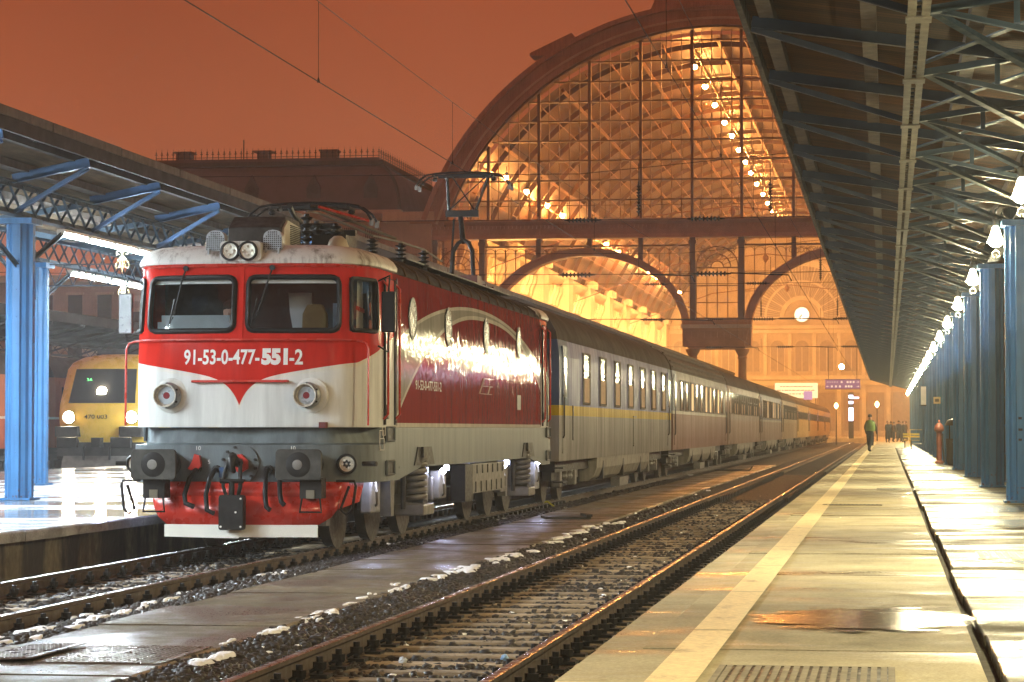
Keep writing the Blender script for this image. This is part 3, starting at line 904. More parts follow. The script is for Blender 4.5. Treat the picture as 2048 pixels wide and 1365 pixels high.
# lower screen: piers with fan windows and wide arches
def pane_sheet(mb, x0, x1, z0, z1, y=182.1): mb.add([(x0,y,z0),(x1,y,z0),(x1,y,z1),(x0,y,z1)], [(0,1,2,3)])
PX = (XA - 18.5, XA, XA + 18.5)
for px in PX:
    for d in (-1, 1):
        MB().box(px+d*1.72-.20, px+d*1.72+.20, 181.5, 182.7, 9.2, 15.0).build('pier_post', HI, hall, True)
        MB().box(px+d*1.72-.27, px+d*1.72+.27, 181.4, 182.8, 14.55, 14.8).build('post_capital', HI, hall, True)
        mb = MB(); mb.lathe([(.42,.36),(.42,.8),(.33,.95),(.31,3.5),(.28,6.4),(.36,6.5),(.30,6.62),(.50,7.0),(.52,7.1)], 14, (px+d*1.75, 182.1, 0))
        mb.build('pier_column', bm_, hall, True, smooth=40)
    mb = MB(); mb.prism([(-1.95,7.1),(1.95,7.1),(2.0,7.7),(2.1,7.8),(2.2,8.35),(2.42,8.55),(2.45,8.75),(2.2,8.8),(2.1,9.2),(-2.1,9.2),(-2.2,8.8),(-2.45,8.75),(-2.42,8.55),(-2.2,8.35),(-2.1,7.8),(-2.0,7.7)], 181.0, 183.2, 'xz')
    mb.v = [(x+px, y, z) for x, y, z in mb.v]; mb.build('pier_entablature', bm_, hall, True)
    for z0, z1, d, w in ((8.56, 8.80, .55, 2.5), (8.36, 8.54, .30, 2.3), (7.66, 7.80, .18, 2.12), (7.12, 7.30, .14, 2.02), (9.0, 9.16, .16, 2.16)):
        MB().box(px-w, px+w, 181.0-d, 180.998, z0, z1).build('pier_moulding', SL_ if d > .5 else bm_, hall, True)
    wd = MB()
    for k in range(9): wd.box(px-1.9+k*.46, px-1.76+k*.46, 180.86, 180.99, 7.85, 8.3)
    o = wd.build('pier_dentils', bm_, hall, True); o['kind'] = 'stuff'
    fw = MB(); zc = 12.9; r = 1.48                               # fan window
    for rr in (r, .95, .45):
        fw.tube([(px+rr*math.cos(a*PI/16), 182, zc+rr*math.sin(a*PI/16)) for a in range(17)], .045, 5)
    for k in range(9):
        a = k*PI/8; fw.bar((px+.45*math.cos(a),182,zc+.45*math.sin(a)), (px+r*math.cos(a),182,zc+r*math.sin(a)), .045, .05, (0,1,0))
    for x in (-1.48,-.74,0,.74,1.48): fw.box(px+x-.03, px+x+.03, 181.97, 182.03, 9.2, zc)
    for z in (9.3, 10.4, 11.6, 12.86): fw.box(px-1.5, px+1.5, 181.965, 182.035, z-.035, z+.035)
    for sx in (-1, 1):                                            # scroll ironwork in the spandrels
        for k in range(5):
            cx, cz, q = px+sx*(1.22-.22*(k%2)-.1*(k//2)), 14.25-.28*(k//2)+.1*(k%2), .11
            fw.tube([(cx+q*math.cos(t*PI/4),182,cz+q*math.sin(t*PI/4)) for t in range(8)], .022, 4, True)
    f_ = fw.build('fan_window', HI, hall, True)
    pn = MB(); pane_sheet(pn, px-1.5, px+1.5, 9.2, 14.95); pn.build('pane', MT['hall_glass'], f_, fix=False)
AX = (XA - 9.25, XA + 9.25)
for axx in AX:
    a_, b_, zc = 7.3, 5.75, 8.48
    n = 48
    rg = []
    for i in range(n+1):
        t = PI * i / n
        rg.append([(axx+(a_-d)*math.cos(t), y, zc+(b_-d)*math.sin(t)) for d, y in ((0,181.3),(0,182.9),(.46,182.9),(.46,181.3))])
    mb = MB(); mb.loft(rg, True, True); mb.build('wide_arch', bm_, hall, True, smooth=30)
    mb = MB()
    rg = [[(axx+(a_+d)*math.cos(PI*i/n), y, zc+(b_+d)*math.sin(PI*i/n)) for d, y in ((.08,181.15),(.08,181.28),(-.06,181.28),(-.06,181.15))] for i in range(n+1)]
    mb.loft(rg, True, True); mb.build('arch_moulding', bm_, hall, True, smooth=30)
    for d in (-1, 1):
        MB().box(axx+d*7.05-.22, axx+d*7.05+.22, 181.35, 182.85, 7.3 if d else 0, 8.5).build('arch_foot', bm_, hall, True)
    sp = MB(); gl = MB()
    nb = 20
    def za_(x):
        q = 1 - ((x-axx)/a_)**2
        return zc + b_*math.sqrt(q) if q > 0 else 9.2
    w = 7.35
    for k in range(nb+1):
        x = axx - w + 2*w*k/nb
        zb = za_(x)
        if zb < 14.2: 
            sp.box(x-.03, x+.03, 181.95, 182.05, zb, 14.3)
            if k < nb:
                x2 = axx - w + 2*w*(k+1)/nb; q = (x2-x)/2
                if za_(x+q) < 13.9: sp.tube([(x+q+q*math.cos(t*PI/6), 182, 14.0+q*.9*math.sin(t*PI/6)) for t in range(7)], .022, 4)
        if k < nb:
            x2 = axx - w + 2*w*(k+1)/nb
            gl.add([(x,182.1,za_(x)),(x2,182.1,za_(x2)),(x2,182.1,15.0),(x,182.1,15.0)], [(0,1,2,3)])
    sp.box(axx-7.35, axx+7.35, 181.9, 182.1, 14.42, 14.54)
    for z in (9.8, 11.2, 12.6):
        q = 1-((z-zc)/b_)**2
        xx = a_*math.sqrt(q)
        sp.box(axx-7.35, axx-xx, 181.96, 182.04, z-.025, z+.025); sp.box(axx+xx, axx+7.35, 181.96, 182.04, z-.025, z+.025)
    for sx in (-1, 1):
        for k in range(9):
            cx, cz, q = axx+sx*(4.0-.34*k), 14.18-.05*(k % 2), .14+.05*(8-k)/8
            if za_(cx) < cz-.1: sp.tube([(cx+q*math.cos(t*PI/4),181.9,cz-.1+q*math.sin(t*PI/4)) for t in range(8)], .025, 4, True)
    for x in majors:
        if abs(x-axx) < 6.5 : sp.box(x-.16, x+.16, 181.6, 182.6, za_(x)-.02, 15.0)
    s_ = sp.build('spandrel_screen', HI, hall, True)
    gl.build('pane', MT['hall_glass'], s_, fix=False)
# corner piers in masonry
for sx in (-1, 1):
    x0, x1 = sorted((XA+sx*20.35, XA+sx*23.6))
    MB().box(x0, x1, 181.0, 185.5, 0, 16.3).build('corner_pier', ST, hall, True)
    MB().box(x0-.25, x1+.25, 180.7, 185.6, 16.302, 17.0).build('pier_cornice', SL_, hall, True)
    MB().box(x0-.1, x1+.1, 180.88, 180.998, 12.6, 13.2).build('string_course', SL_, hall, True)
    for z in np.arange(1.0, 12.4, 1.15): MB().box(x0+.05, x1-.05, 180.93, 180.998, z, z+1.09).build('ashlar_course', ST, hall, True)

# ------------------------------------------------------------------ inside the hall
R_V = 20.2
av = math.asin((15.9 - ZC) / R_V)
g = G('hall_roof_sheeting'); p_ = g.pos(); x_, y_, z_ = g.xyz(p_)
fr = g.m('FRACT', g.mul(y_, 1.25)); ln_ = g.lt(fr, .14)
k_ = g.mul(g.rng(g.noise(g.scl(p_, (1,.4,1)), .5, 4), .3, .7, .7, 1.25), 1.0)
g.set(g.mix(ln_, g.bright((.060,.019,.0045), k_), (.10,.034,.009)), .6); g.bump(ln_, .5, .05)
mb = MB(); n = 40
mb.strip([(XA+R_V*math.cos(av+(PI-2*av)*i/n), 183.3, ZC+R_V*math.sin(av+(PI-2*av)*i/n)) for i in range(n+1)],
         [(XA+R_V*math.cos(av+(PI-2*av)*i/n), S1, ZC+R_V*math.sin(av+(PI-2*av)*i/n)) for i in range(n+1)])
mb.build('vault', g.mat, hall, True, smooth=60, fix=False)
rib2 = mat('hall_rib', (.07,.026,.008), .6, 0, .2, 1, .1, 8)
rib = mat('lit_hall_purlin', (.17,.062,.014), .5, .1, .2, 1, .1, 8)  # paler than the ribs: light caught by the purlins is in the colour
for k in range(20):
    y = 186.5 + k * 9.2
    mb = MB(); ring(mb, R_V-.42, R_V-.05, y-.07, y+.07, av, PI-av, 32)
    mb.build('rib', rib2, hall, True)
for j in range(25):
    a = av + (PI-2*av)*(j+.5)/25
    c, s_ = math.cos(a), math.sin(a); r = R_V - .32
    w = .07 if j % 3 else .22
    mb = MB(); mb.bar((XA+r*c, 183.6, ZC+r*s_), (XA+r*c, S1-.3, ZC+r*s_), w, .26, (c,0,s_))
    mb.build('purlin', rib, hall, True)
for k in range(20):                                            # tie rods of the principals
    y = 191.1 + k * 9.2
    if y > S1 - 4: continue
    pts = [(XA-19.5, y, 14.0), (XA-9, y, 17.8), (XA, y, 18.8), (XA+9, y, 17.8), (XA+19.5, y, 14.0)]
    mb = MB(); mb.tube(pts, .05, 5); mb.tube([(XA,y,18.8),(XA,y,ZC+R_V-.4)], .04, 5)
    mb.lathe([(.05,17.9),(.3,18.3),(.3,18.5),(.06,18.8)], 8, (XA,y,0))
    if k % 6 == 1: mb.build('tie_rod', rib, hall, True)
# side walls with entablature
for sx in (-1, 1):
    xw = XA + sx * 19.6
    f = lambda d: xw - sx * d
    x0, x1 = sorted((f(0), f(-.6)))
    MB().box(x0, x1, 185.6, S1, 0, 16.4).build('side_wall', SL_, hall, True)
    prof = [(f(0),12.6),(f(.35),12.6),(f(.35),13.0),(f(.18),13.05),(f(.18),15.1),(f(.5),15.35),(f(.9),15.7),(f(.95),16.05),(f(0),16.2)]
    MB().prism(prof, 185.7, S1-.1, 'xz').build('entablature', SL_, hall, True)
    for k in range(78):
        y = 186.4 + k * 2.3
        mb = MB(); mb.prism([(f(.17),13.2),(f(.36),13.3),(f(.45),13.8),(f(.72),14.4),(f(.80),14.95),(f(.17),15.0)], y, y+.85, 'xz')
        mb.build('corbel', SL_, hall, True)
    for k in range(10):
        y = 190 + k * 18.4
        if y > S1-4: break
        MB().box(*sorted((f(.02), f(1.25))), y, y+3.6, 12.4, 16.25).build('entablature_break', SL_, hall, True)
        MB().box(*sorted((f(.02), f(1.6))), y-.25, y+3.85, 16.0, 16.7).build('break_cornice', SL_, hall, True)
        for q in (.3, 2.5): 
            mb = MB(); mb.lathe([(.55,.36),(.55,1.6),(.45,1.8),(.40,11.4),(.6,12.0),(.62,12.39)], 14, (f(.75), y+q+.4, 0)); mb.build('wall_column', SL_, hall, True, smooth=40)
    dk = mat('hall_window_dark', (.10,.08,.06), .3, 0, .2, 2, 0)
    for k in range(19):
        y = 195 + k * 9.2
        if y > S1 - 6: break
        pts = [(y,2.2),(y+2.6,2.2),(y+2.6,7.2)] + [(y+1.3+1.3*math.cos(t*PI/8), 7.2+1.3*math.sin(t*PI/8)) for t in range(1,8)] + [(y,7.2)]
        MB().prism(pts, f(.03), f(.12), 'yz').build('arched_window', dk, hall, True)
# end wall
ew = S1
pts = [(XA-20.9,0),(XA+20.9,0),(XA+20.9,15.9)] + arc(R_V+.3, av, PI-av, 24) + [(XA-20.9,15.9)]
MB().prism(pts, ew, ew+.8, 'xz').build('end_wall', ST, hall, True)
XE = XA
def hring(name, r0, r1, d, m, cz=17.2, n=40): 
    mb = MB(); ring(mb, r0, r1, ew-d, ew-.003, 0, PI, n, XE, cz); mb.build(name, m, hall, True)
hring('fan_arch', 7.3, 8.2, .5, SL_); hring('fan_arch', 5.0, 5.3, .25, SL_); hring('clock_arch', 2.5, 3.1, .5, SL_)
fanback = mat('fan_window_glazing', (.27,.19,.12), .4, 0, .2, 2, .05)
mb = MB(); ring(mb, 3.1, 7.3, ew-.05, ew-.004, 0, PI, 40, XE, 17.2); mb.build('fan_glazing', fanback, hall, True)
for k in range(49):
    a = PI*k/48; r0, r1 = 3.1, 7.3
    w = .16 if k % 4 == 0 else .05
    MB().bar((XE+r0*math.cos(a), ew-.12, 17.2+r0*math.sin(a)), (XE+r1*math.cos(a), ew-.12, 17.2+r1*math.sin(a)), w, .12, (0,1,0)).build('fan_bar', SL_, hall, True)
MB().box(XA-20, XA+20, ew-.7, ew-.004, 15.6, 16.1).build('cornice', SL_, hall, True)
MB().box(XA-20, XA+20, ew-.45, ew-.004, 15.0, 15.5).build('cornice', SL_, hall, True)
MB().box(XA-20, XA+20, ew-.7, ew-.004, 8.4, 9.0).build('cornice', SL_, hall, True)
MB().box(XA-20, XA+20, ew-.4, ew-.004, 7.6, 8.3).build('cornice', SL_, hall, True)
for k in range(12):
    x = XA - 19 + k * 3.45
    MB().box(x-.25, x+.25, ew-.35, ew-.004, 9.05, 14.95).build('pilaster', SL_, hall, True)
    zt = 13.0; q = 1.0
    P_ = [(x+.75,9.6),(x+2.7,9.6),(x+2.7,zt)] + [(x+1.725+.975*math.cos(t*PI/8), zt+.975*math.sin(t*PI/8)) for t in range(1,8)] + [(x+.75,zt)]
    if k < 11:
        MB().prism(P_, ew-.08, ew-.005, 'xz').build('tall_window', fanback, hall, True)
        for u in (.75, 1.725, 2.7): MB().box(x+u-.05, x+u+.05, ew-.2, ew-.085, 9.6, 13.0).build('glazing_bar', SL_, hall, True)
        MB().box(x+.6, x+2.85, ew-.1, ew-.006, 1.2, 6.6).build('door_opening', fanback, hall, True)
    MB().box(x-.3, x+.3, ew-.4, ew-.004, .36, 7.55).build('pilaster', SL_, hall, True)
hf = MB().box(XA-20.9, XA+20.9, 300.1, S1, -.27, PT).build('hall_floor', MT['slab']); hf['kind'] = 'structure'

# clock on the end wall
ck = thing('station_clock', 'round glowing white clock on the end wall of the train hall', 'clock', (XE, ew-.62, 17.6))
MB().lathe([(1.06,-.12),(1.12,-.05),(1.12,.1),(1.0,.1)], 32, axis='y').build('rim', SL_, ck)
MB().lathe([(0.01,-.135),(1.03,-.13)], 32, axis='y', cap=False).build('dial', emis('clock_dial', (1,.86,.62), 2.0), ck, fix=False)
MB().bar((0,-.17,0), (-.42,-.17,-.50), .09, .03, (0,1,0)).build('hour_hand', MT['black_iron'], ck)
MB().bar((0,-.20,0), (-.30,-.20,-.78), .06, .03, (0,1,0)).build('minute_hand', MT['black_iron'], ck)
for k in range(12):
    a = k*PI/6
    MB().bar((.84*math.cos(a),-.15,.84*math.sin(a)), (.97*math.cos(a),-.15,.97*math.sin(a)), .05, .02, (0,1,0)).build('hour_mark', MT['black_iron'], ck)

# sodium lamps hanging in the hall
def make_hall_lamp():
    t = thing('hall_lamp', 'x', 'lamp')
    MB().lathe([(.05,-.2),(.16,-.14),(.2,0),(.16,.12)], 10).build('globe', MT['sodium_glow'], t, smooth=60)
    MB().lathe([(.18,.125),(.13,.3),(.05,.42)], 10).build('housing', MT['dark_steel'], t, smooth=40)
    MB().tube([(0,0,.42),(0,0,.85)], .03, 5).build('stem', MT['dark_steel'], t)
    return t
hl0 = make_hall_lamp(); first = True
for x, z, nm in ((-13.75, 27.85, 'crown'), (-27.6, 19.9, 'left haunch'), (3.9, 19.9, 'right haunch')):
    for k in range(15):
        y = 186.5 + k * 11.4
        o = hl0 if first else copy_tree(hl0); first = False
        o.location = (x + random.uniform(-.05,.05), y + random.uniform(-1,1), z)
        tag(o, f'{ORD[k]} orange lamp from the gable under the {nm} of the hall roof', 'lamp', f'hall lamps under the {nm} of the roof')

# wall lanterns under the entablature of the left wall, they light the frieze and the cornice above them
def make_lantern():
    t = thing('wall_lantern', 'x', 'lamp')
    MB().lathe([(.05,-.3),(.2,-.2),(.22,.2),(.1,.3)], 8).build('glass', MT['lantern_glow'], t)
    MB().lathe([(.26,.31),(.12,.45),(.03,.55)], 8).build('hood', MT['dark_steel'], t)
    MB().tube([(0,0,.5),(-.5,0,.75),(-.95,0,.4)], .04, 6).build('bracket', MT['dark_steel'], t)
    return t
wl0 = make_lantern()
for k in range(9):
    o = wl0 if k == 0 else copy_tree(wl0)
    o.location = (XA - 19.6 + 2.1, 199.0 + k*18.4, 10.7)
    tag(o, f'{ORD[k]} wall lantern from the gable below the entablature of the left hall wall', 'lamp', 'wall lanterns of the left hall wall')

# ------------------------------------------------------------------ wing building left of the hall
wg = thing('wing_building', 'station wing with dark mansard roof and iron cresting behind the locomotive', 'building', (-46, 186, 0))
X0, X1, YF, YB, ZE, ZT = -56.2, -35.6, 186.0, 212.0, 17.3, 21.7
MB().box(X0, X1, YF, YB, 0, ZE).build('wall', ST, wg, True)
MB().prism([(YF-.9,ZE+.25),(YF-.9,ZE),(YF-.5,ZE-.4),(YF-.004,ZE-.5),(YF-.004,ZE+.25)], X0-.3, X1+.4, 'yz').build('cornice', SL_, wg, True)
MB().box(X0-.1, X1+.1, YF-.25, YF-.004, 14.6, 15.1).build('string_course', SL_, wg, True)
MB().box(X0-.1, X1+.1, YF-.35, YF-.004, 11.0, 11.4).build('string_course', SL_, wg, True)
MB().box(X0-.1, X1+.1, YF-.25, YF-.004, 6.2, 6.7).build('string_course', SL_, wg, True)
dk2 = mat('dark_vent', (.05,.035,.03), .8, 0, .2, 3, 0)
for k in range(12):                                           # louvred attic vents
    x = X1 - 1.9 - k * 1.75
    v = MB().box(x-.62, x+.62, YF-.04, YF-.003, 15.45, 16.3).build('attic_vent', dk2, wg, True)
    lm = MB()
    for j in range(8): lm.box(x-.58+j*.155, x-.52+j*.155, YF-.10, YF-.042, 15.45, 16.3)
    lm.build('louvre', ST, v)
for k in range(9):
    x = X1 - 2.0 - k * 2.25
    w = MB().box(x-.55, x+.55, YF-.05, YF-.003, 12.0, 14.2).build('window', dk2, wg, True)
    MB().box(x-.72, x+.72, YF-.16, YF-.004, 14.25, 14.45).build('lintel', SL_, w)
    w = MB().box(x-.6, x+.6, YF-.05, YF-.003, 7.2, 10.2).build('window', dk2, wg, True)
    MB().box(x-.8, x+.8, YF-.2, YF-.004, 10.25, 10.5).build('lintel', SL_, w)
    w = MB().box(x-.6, x+.6, YF-.05, YF-.003, 2.0, 5.2).build('window', dk2, wg, True)
    MB().box(x-.8, x+.8, YF-.2, YF-.004, 5.25, 5.5).build('lintel', SL_, w)
def ins(z):                                                    # convex mansard profile: inset by height
    t = (z - ZE - .25) / (ZT - .55 - ZE - .25)
    return -.2 + 2.3 * (1 - math.sqrt(max(0, 1 - t*t))) if t < .999 else 2.1
zs = [ZE + .25 + (ZT - .55 - ZE - .25) * i / 14 for i in range(15)]
mb = MB(); mb.loft([[(X0+ins(z),YF+ins(z),z),(X1-ins(z),YF+ins(z),z),(X1-ins(z),YB-ins(z),z),(X0+ins(z),YB-ins(z),z)] for z in zs], True, True)
rf = mb.build('mansard_roof', MT['mansard'], wg, True)
for sx, xx in ((1, X0), (-1, X1)):
    MB().tube([(xx + sx*ins(z), YF + ins(z) - .03, z) for z in zs], .14, 6).build('hip_roll', MT['fascia'], rf)
i_ = 1.75
MB().box(X0+i_-.35, X1-i_+.35, YF+i_-.3, YB-i_+.3, ZT-.55, ZT-.25).build('roof_cornice', MT['fascia'], rf)
MB().box(X0+i_, X1-i_, YF+i_, YB-i_, ZT-.248, ZT).build('roof_kerb', MT['mansard'], rf)
for i, x in enumerate((-53.0, -46.8, -41.7)):
    c = MB().box(x-(.55, .42, .62)[i], x+(.55, .42, .62)[i], YF+4.0, YF+5.2, ZT+.002, ZT+.75).build('chimney', MT['brick'], rf)
    MB().box(x-.72, x+.72, YF+3.9, YF+5.3, ZT+.752, ZT+.88).build('chimney_cap', MT['brick'], wg, True)
cm = MB(); L = X1-i_-(X0+i_)
cm.box(X0+i_, X1-i_, YF+i_-.02, YF+i_+.02, ZT+.12, ZT+.16); cm.box(X1-i_-.02, X1-i_+.02, YF+i_, YB-i_, ZT+.12, ZT+.16)
def spike(x, y): 
    cm.box(x-.028, x+.028, y-.028, y+.028, ZT, ZT+.62); cm.box(x-.11, x+.11, y-.02, y+.02, ZT+.38, ZT+.43); cm.bar((x,y,ZT+.62),(x,y,ZT+.82),.02,.02)
    cm.lathe([(.01,ZT+.48),(.07,ZT+.55),(.01,ZT+.62)], 6, (x,y,0))
for k in range(40): spike(X0+i_+L*k/39, YF+i_)
for k in range(26): spike(X1-i_, YF+i_+(YB-YF-2*i_)*k/25)
cm.build('iron_cresting', MT['black_iron'], wg, True)
MB().tube([(-48.0,YF+3,ZT),(-48.0,YF+3,ZT+1.6)], .05, 5).build('roof_mast', MT['black_iron'], wg, True)
for x in (-46.6, -41.9, -37.6, -51.2):
    y = YF + ins(19.2) - .25
    mb = MB(); mb.prism([(x-.5,18.5),(x+.5,18.5),(x+.52,19.3),(x+.42,19.5),(x+.2,19.85),(x,20.3),(x-.2,19.85),(x-.42,19.5),(x-.52,19.3)], y, y+1.6, 'xz')
    d = mb.build('dormer', MT['fascia'], wg, True)
    MB().lathe([(.01,-.03),(.30,-.03)], 18, (x, y, 19.2), 'y', False).build('oculus', dk2, d, fix=False)
    MB().lathe([(.30,-.08),(.40,-.06),(.40,0),(.30,0)], 18, (x, y-.003, 19.2), 'y', False).build('oculus_frame', MT['fascia'], d)
# low wing further left
lw = thing('side_building', 'long low orange lit building behind the far left canopy', 'building', (-80, 190, 0))
MB().box(-110, -56.6, 188, 200, 0, 12.6).build('wall', ST, lw, True)
MB().box(-110.2, -56.4, 187.5, 200.2, 12.602, 13.1).build('cornice', SL_, lw, True)
MB().box(-110, -56.6, 187.8, 187.997, 8.3, 8.7).build('string_course', SL_, lw, True)
for k in range(22):
    x = -58.5 - k * 2.3
    for z0, z1 in ((9.1, 11.6), (5.0, 7.8), (1.4, 4.0)):
        w = MB().box(x-.55, x+.55, 187.95, 187.998, z0, z1).build('window', dk2, lw, True)
        MB().box(x-.7, x+.7, 187.85, 187.996, z1+.02, z1+.2).build('lintel', SL_, w)

# ================================================================== red and white electric locomotive
LX, LY, LB = -7.69, 30.1, 18.1
loco = thing('electric_locomotive', 'red, white and grey electric locomotive numbered 91-53-0-477-551-2 standing at the head of the train', 'locomotive', (LX, LY, 0), 0)
FP = [(0,0),(.08,.0),(.35,.02),(.65,.05),(.95,.10),(1.18,.19),(1.28,.28),(1.38,.44),(1.45,.68),(1.49,.95),(1.5,1.3),(1.5,2.15)]
def fy(x):
    x = abs(x)
    for (a, b), (c, d) in zip(FP, FP[1:]):
        if x <= c: return b + (d-b)*(x-a)/(c-a) if c > a else b
    return 1.3
def tilt(z): return 0 if z < 2.3 else (z-2.3)*.125
def side_in(z): return 1 - max(0, z-2.9)*.035
def ym_(y): return min(y, LB-y)
SEGY = [2.15 + (LB-4.3)*i/8 for i in range(1, 8)]
half = [(-x, y) for x, y in FP[::-1]] + FP[1:]
outline = half + [(1.5, y) for y in SEGY] + [(x, LB-y) for x, y in half[::-1]] + [(-1.5, y) for y in SEGY[::-1]]
NF = len(half)
def ring_at(z, out=0.0, back=0.0, so=None):
    r = []
    for x, y in outline:
        k = side_in(z); yy = y
        if y < 2.15: yy = y + (tilt(z)+back)*(1 - y/2.15)
        elif y > LB-2.15: yy = y - (tilt(z)+back)*(1 - (LB-y)/2.15)
        s_ = 1 if x > 0 else -1 if x < 0 else 0
        f = min(1, abs(x)/1.3)
        fo = 1 - f*.8
        d = -1 if y < LB/2 else 1
        r.append((x*k + s_*(out if so is None or ym_(y) < 1.2 else so)*f, yy + d*out*fo, z))
    return r
# ---- livery: paint on the body follows the painted curves of the real engine
g = G('locomotive_livery'); p_ = g.obj(); x_, y_, z_ = g.xyz(p_)
ym = g.mn(y_, g.sub(LB, y_))                                    # distance from the nearer end
ax = g.m('ABSOLUTE', x_)
zf = g.add(g.add(1.76, g.mul(.30, g.sub(1.0, g.m('POWER', 2.718, g.mul(ax, -7.7))))), g.add(g.mul(ax, .16), g.mul(.22, g.mx(g.sub(ym, .4), 0.0))))
dy = g.m('DIVIDE', g.sub(y_, 9.05), 9.5)
zs_ = g.add(1.0, g.mul(2.31, g.m('SQRT', g.mx(g.sub(1.0, g.mul(dy, dy)), 0.0))))
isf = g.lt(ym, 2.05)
zb = g.add(g.mul(isf, zf), g.mul(g.sub(1.0, isf), zs_))
ey = g.m('DIVIDE', g.m('ABSOLUTE', g.sub(y_, 9.7)), 7.6)
rr_ = g.add(g.m('DIVIDE', g.sub(z_, 1.55), 1.6), g.m('POWER', ey, 2.5))
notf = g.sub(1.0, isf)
inn = g.mul(g.lt(rr_, 1.0), g.mul(notf, g.gt(z_, 1.555)))
red = g.mx(g.gt(z_, zb), inn)
pin = g.mul(g.lt(g.m('ABSOLUTE', g.sub(g.sub(zb, .022), z_)), .024), g.sub(1.0, inn))
pin2 = g.mul(g.mul(g.lt(g.m('ABSOLUTE', g.sub(rr_, 1.018)), .018), notf), g.gt(z_, 1.555))
pin3 = g.mul(g.mul(g.lt(z_, 1.555), notf), g.gt(z_, 1.50))
pins = g.mx(g.mx(pin, pin2), pin3)
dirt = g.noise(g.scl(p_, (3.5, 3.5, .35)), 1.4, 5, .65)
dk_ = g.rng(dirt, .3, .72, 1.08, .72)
side_shade = g.rng(notf, 0, 1, 1.0, .82)  # side shade put into the colour: flanks darker than the lit front
dirt_shade = g.mul(dk_, side_shade)
redc = g.mix(notf, (.52,.026,.018), (.27,.026,.022))  # side red and grey darker too, for the weaker lamplight there
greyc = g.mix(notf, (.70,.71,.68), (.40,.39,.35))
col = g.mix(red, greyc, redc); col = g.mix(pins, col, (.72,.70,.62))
g.set(g.bright(col, dirt_shade), g.mix(notf, (.16,)*3, (.045,)*3), spec=.012)
rip = g.add(g.mul(g.noise(g.scl(p_, (1, 1, .35)), 9.0, 2, .6), notf), g.mul(g.noise(p_, 1.1, 2), .9))
g.bump(rip, 1.0, .0042); LIV = g.mat
g = G('locomotive_grey'); p_ = g.obj(); dirt = g.noise(g.scl(p_, (3, 3, .4)), 1.6, 5, .65)
g.set(g.bright((.145,.17,.18), g.rng(dirt, .3, .72, 1.15, .55)), .45, spec=.15); g.bump(g.noise(p_, 3, 3), .1, .02); LGREY = g.mat
LRED = mat('signal_red_paint', (.46,.030,.018), .3, 0, .18, 2, .06, 15)
g = G('sooty_cream_roof'); p_ = g.obj(); d1 = g.noise(g.scl(p_, (6, 6, .6)), 1.5, 5, .7); d2 = g.noise(p_, 1.6, 4)
s_ = g.sm(g.add(d1, g.mul(d2, .6)), .76, 1.06)
g.set(g.mix(s_, (.56,.55,.51), (.13,.10,.075)), .5); g.bump(d1, .1, .01); LROOF = g.mat
ROOFD = mat('sooty_roof', (.024,.019,.017), .75, .0, .5, 3, .3, 20)
mb = MB(); Z_ = [1.50, 1.9, 2.30, 2.66, 3.31, 3.46]
rg = [ring_at(z) for z in Z_]; n = len(outline)
vs = [p for r in rg for p in r]; fs = []
mid = len(FP) - 1                                              # index of x=0 in the front half
def win_seg(k):
    for b, d in ((mid, 1), (mid, -1)):
        for lo, hi in ((1, 5), (6, 9)):
            a = k - b if d == 1 else b - 1 - k
            if lo <= a < hi: return True
    return False
for i in range(len(Z_)-1):
    for k in range(n):
        if i == 3 and k < NF-1 and win_seg(k): continue
        l = (k+1) % n
        fs.append((i*n+k, i*n+l, (i+1)*n+l, (i+1)*n+k))
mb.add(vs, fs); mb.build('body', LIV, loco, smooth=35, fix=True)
mb = MB(); mb.add([(x, y, 1.50) for x, y, z in rg[0]], [tuple(range(n))]); mb.build('body_floor', LGREY, loco)
# grey frame skirt with its drip ledge
def low(z, y): 
    ym = min(y, LB-y)
    return z if ym < 2.2 else max(z, .98)
lev = [(1.497,-.22),(1.31,-.15),(1.285,.03),(1.05,.035),(.83,.03)]
mb = MB(); mb.loft([[(x, y, low(z, y)) for x, y, z_ in ring_at(z, o, 0, .03)] for z, o in lev]); mb.build('frame_skirt', LGREY, loco, smooth=30)
mb = MB()
for sx in (-1, 1): mb.box(sx*1.50-.02, sx*1.50+.035, 2.2, LB-2.2, .975, 1.0)
mb.build('skirt_edge', LGREY, loco)
for sx in (-1, 1):
    for y in (1.35, 16.5):
        for z in (1.40, .98):
            w = MB().box(sx*1.532-.02, sx*1.532+.012, y-.05, y+.45, z-.07, z+.10).build('foot_hole', MT['rubber'], loco)
            f = MB(); x = sx*1.55; f.tube([(x,y-.05,z-.07),(x,y+.45,z-.07),(x,y+.45,z+.10),(x,y-.05,z+.10)], .014, 4, True); f.build('rim', LGREY, w)
# cab roofs, main roof
for end in (0, 1):
    base = half
    lv = [(3.462,0),(3.475,-.035),(3.52,-.04),(3.60,.01),(3.66,.09),(3.70,.22),(3.725,.45),(3.735,.8)]
    R = []
    for z, q in lv:
        r = []
        for x, y in base:
            yy = y + .145*(1-y/2.15)
            cx, cy_ = 0, 1.6
            L = math.hypot(x, (yy-cy_) if yy < cy_ else 0)
            k = max(0, 1 - q/L) if L > 1e-4 else 1
            X, Y = x*k*.985, (cy_+(yy-cy_)*k if yy < cy_ else yy)
            r.append((X, Y if end == 0 else LB-Y, z))
        R.append(r)
    mb = MB(); mb.loft(R, False); mb.add(R[-1], [tuple(range(len(R[-1])))])
    mb.add([r[0] for r in R] + [r[-1] for r in R[::-1]], [tuple(range(2*len(R)))])
    mb.build('cab_roof', LROOF, loco, smooth=50)
rp = [(-1.48,3.462),(-1.475,3.50),(-1.40,3.58),(-1.22,3.68),(-.85,3.75),(-.45,3.78),(.45,3.78),(.85,3.75),(1.22,3.68),(1.40,3.58),(1.475,3.50),(1.48,3.462)]
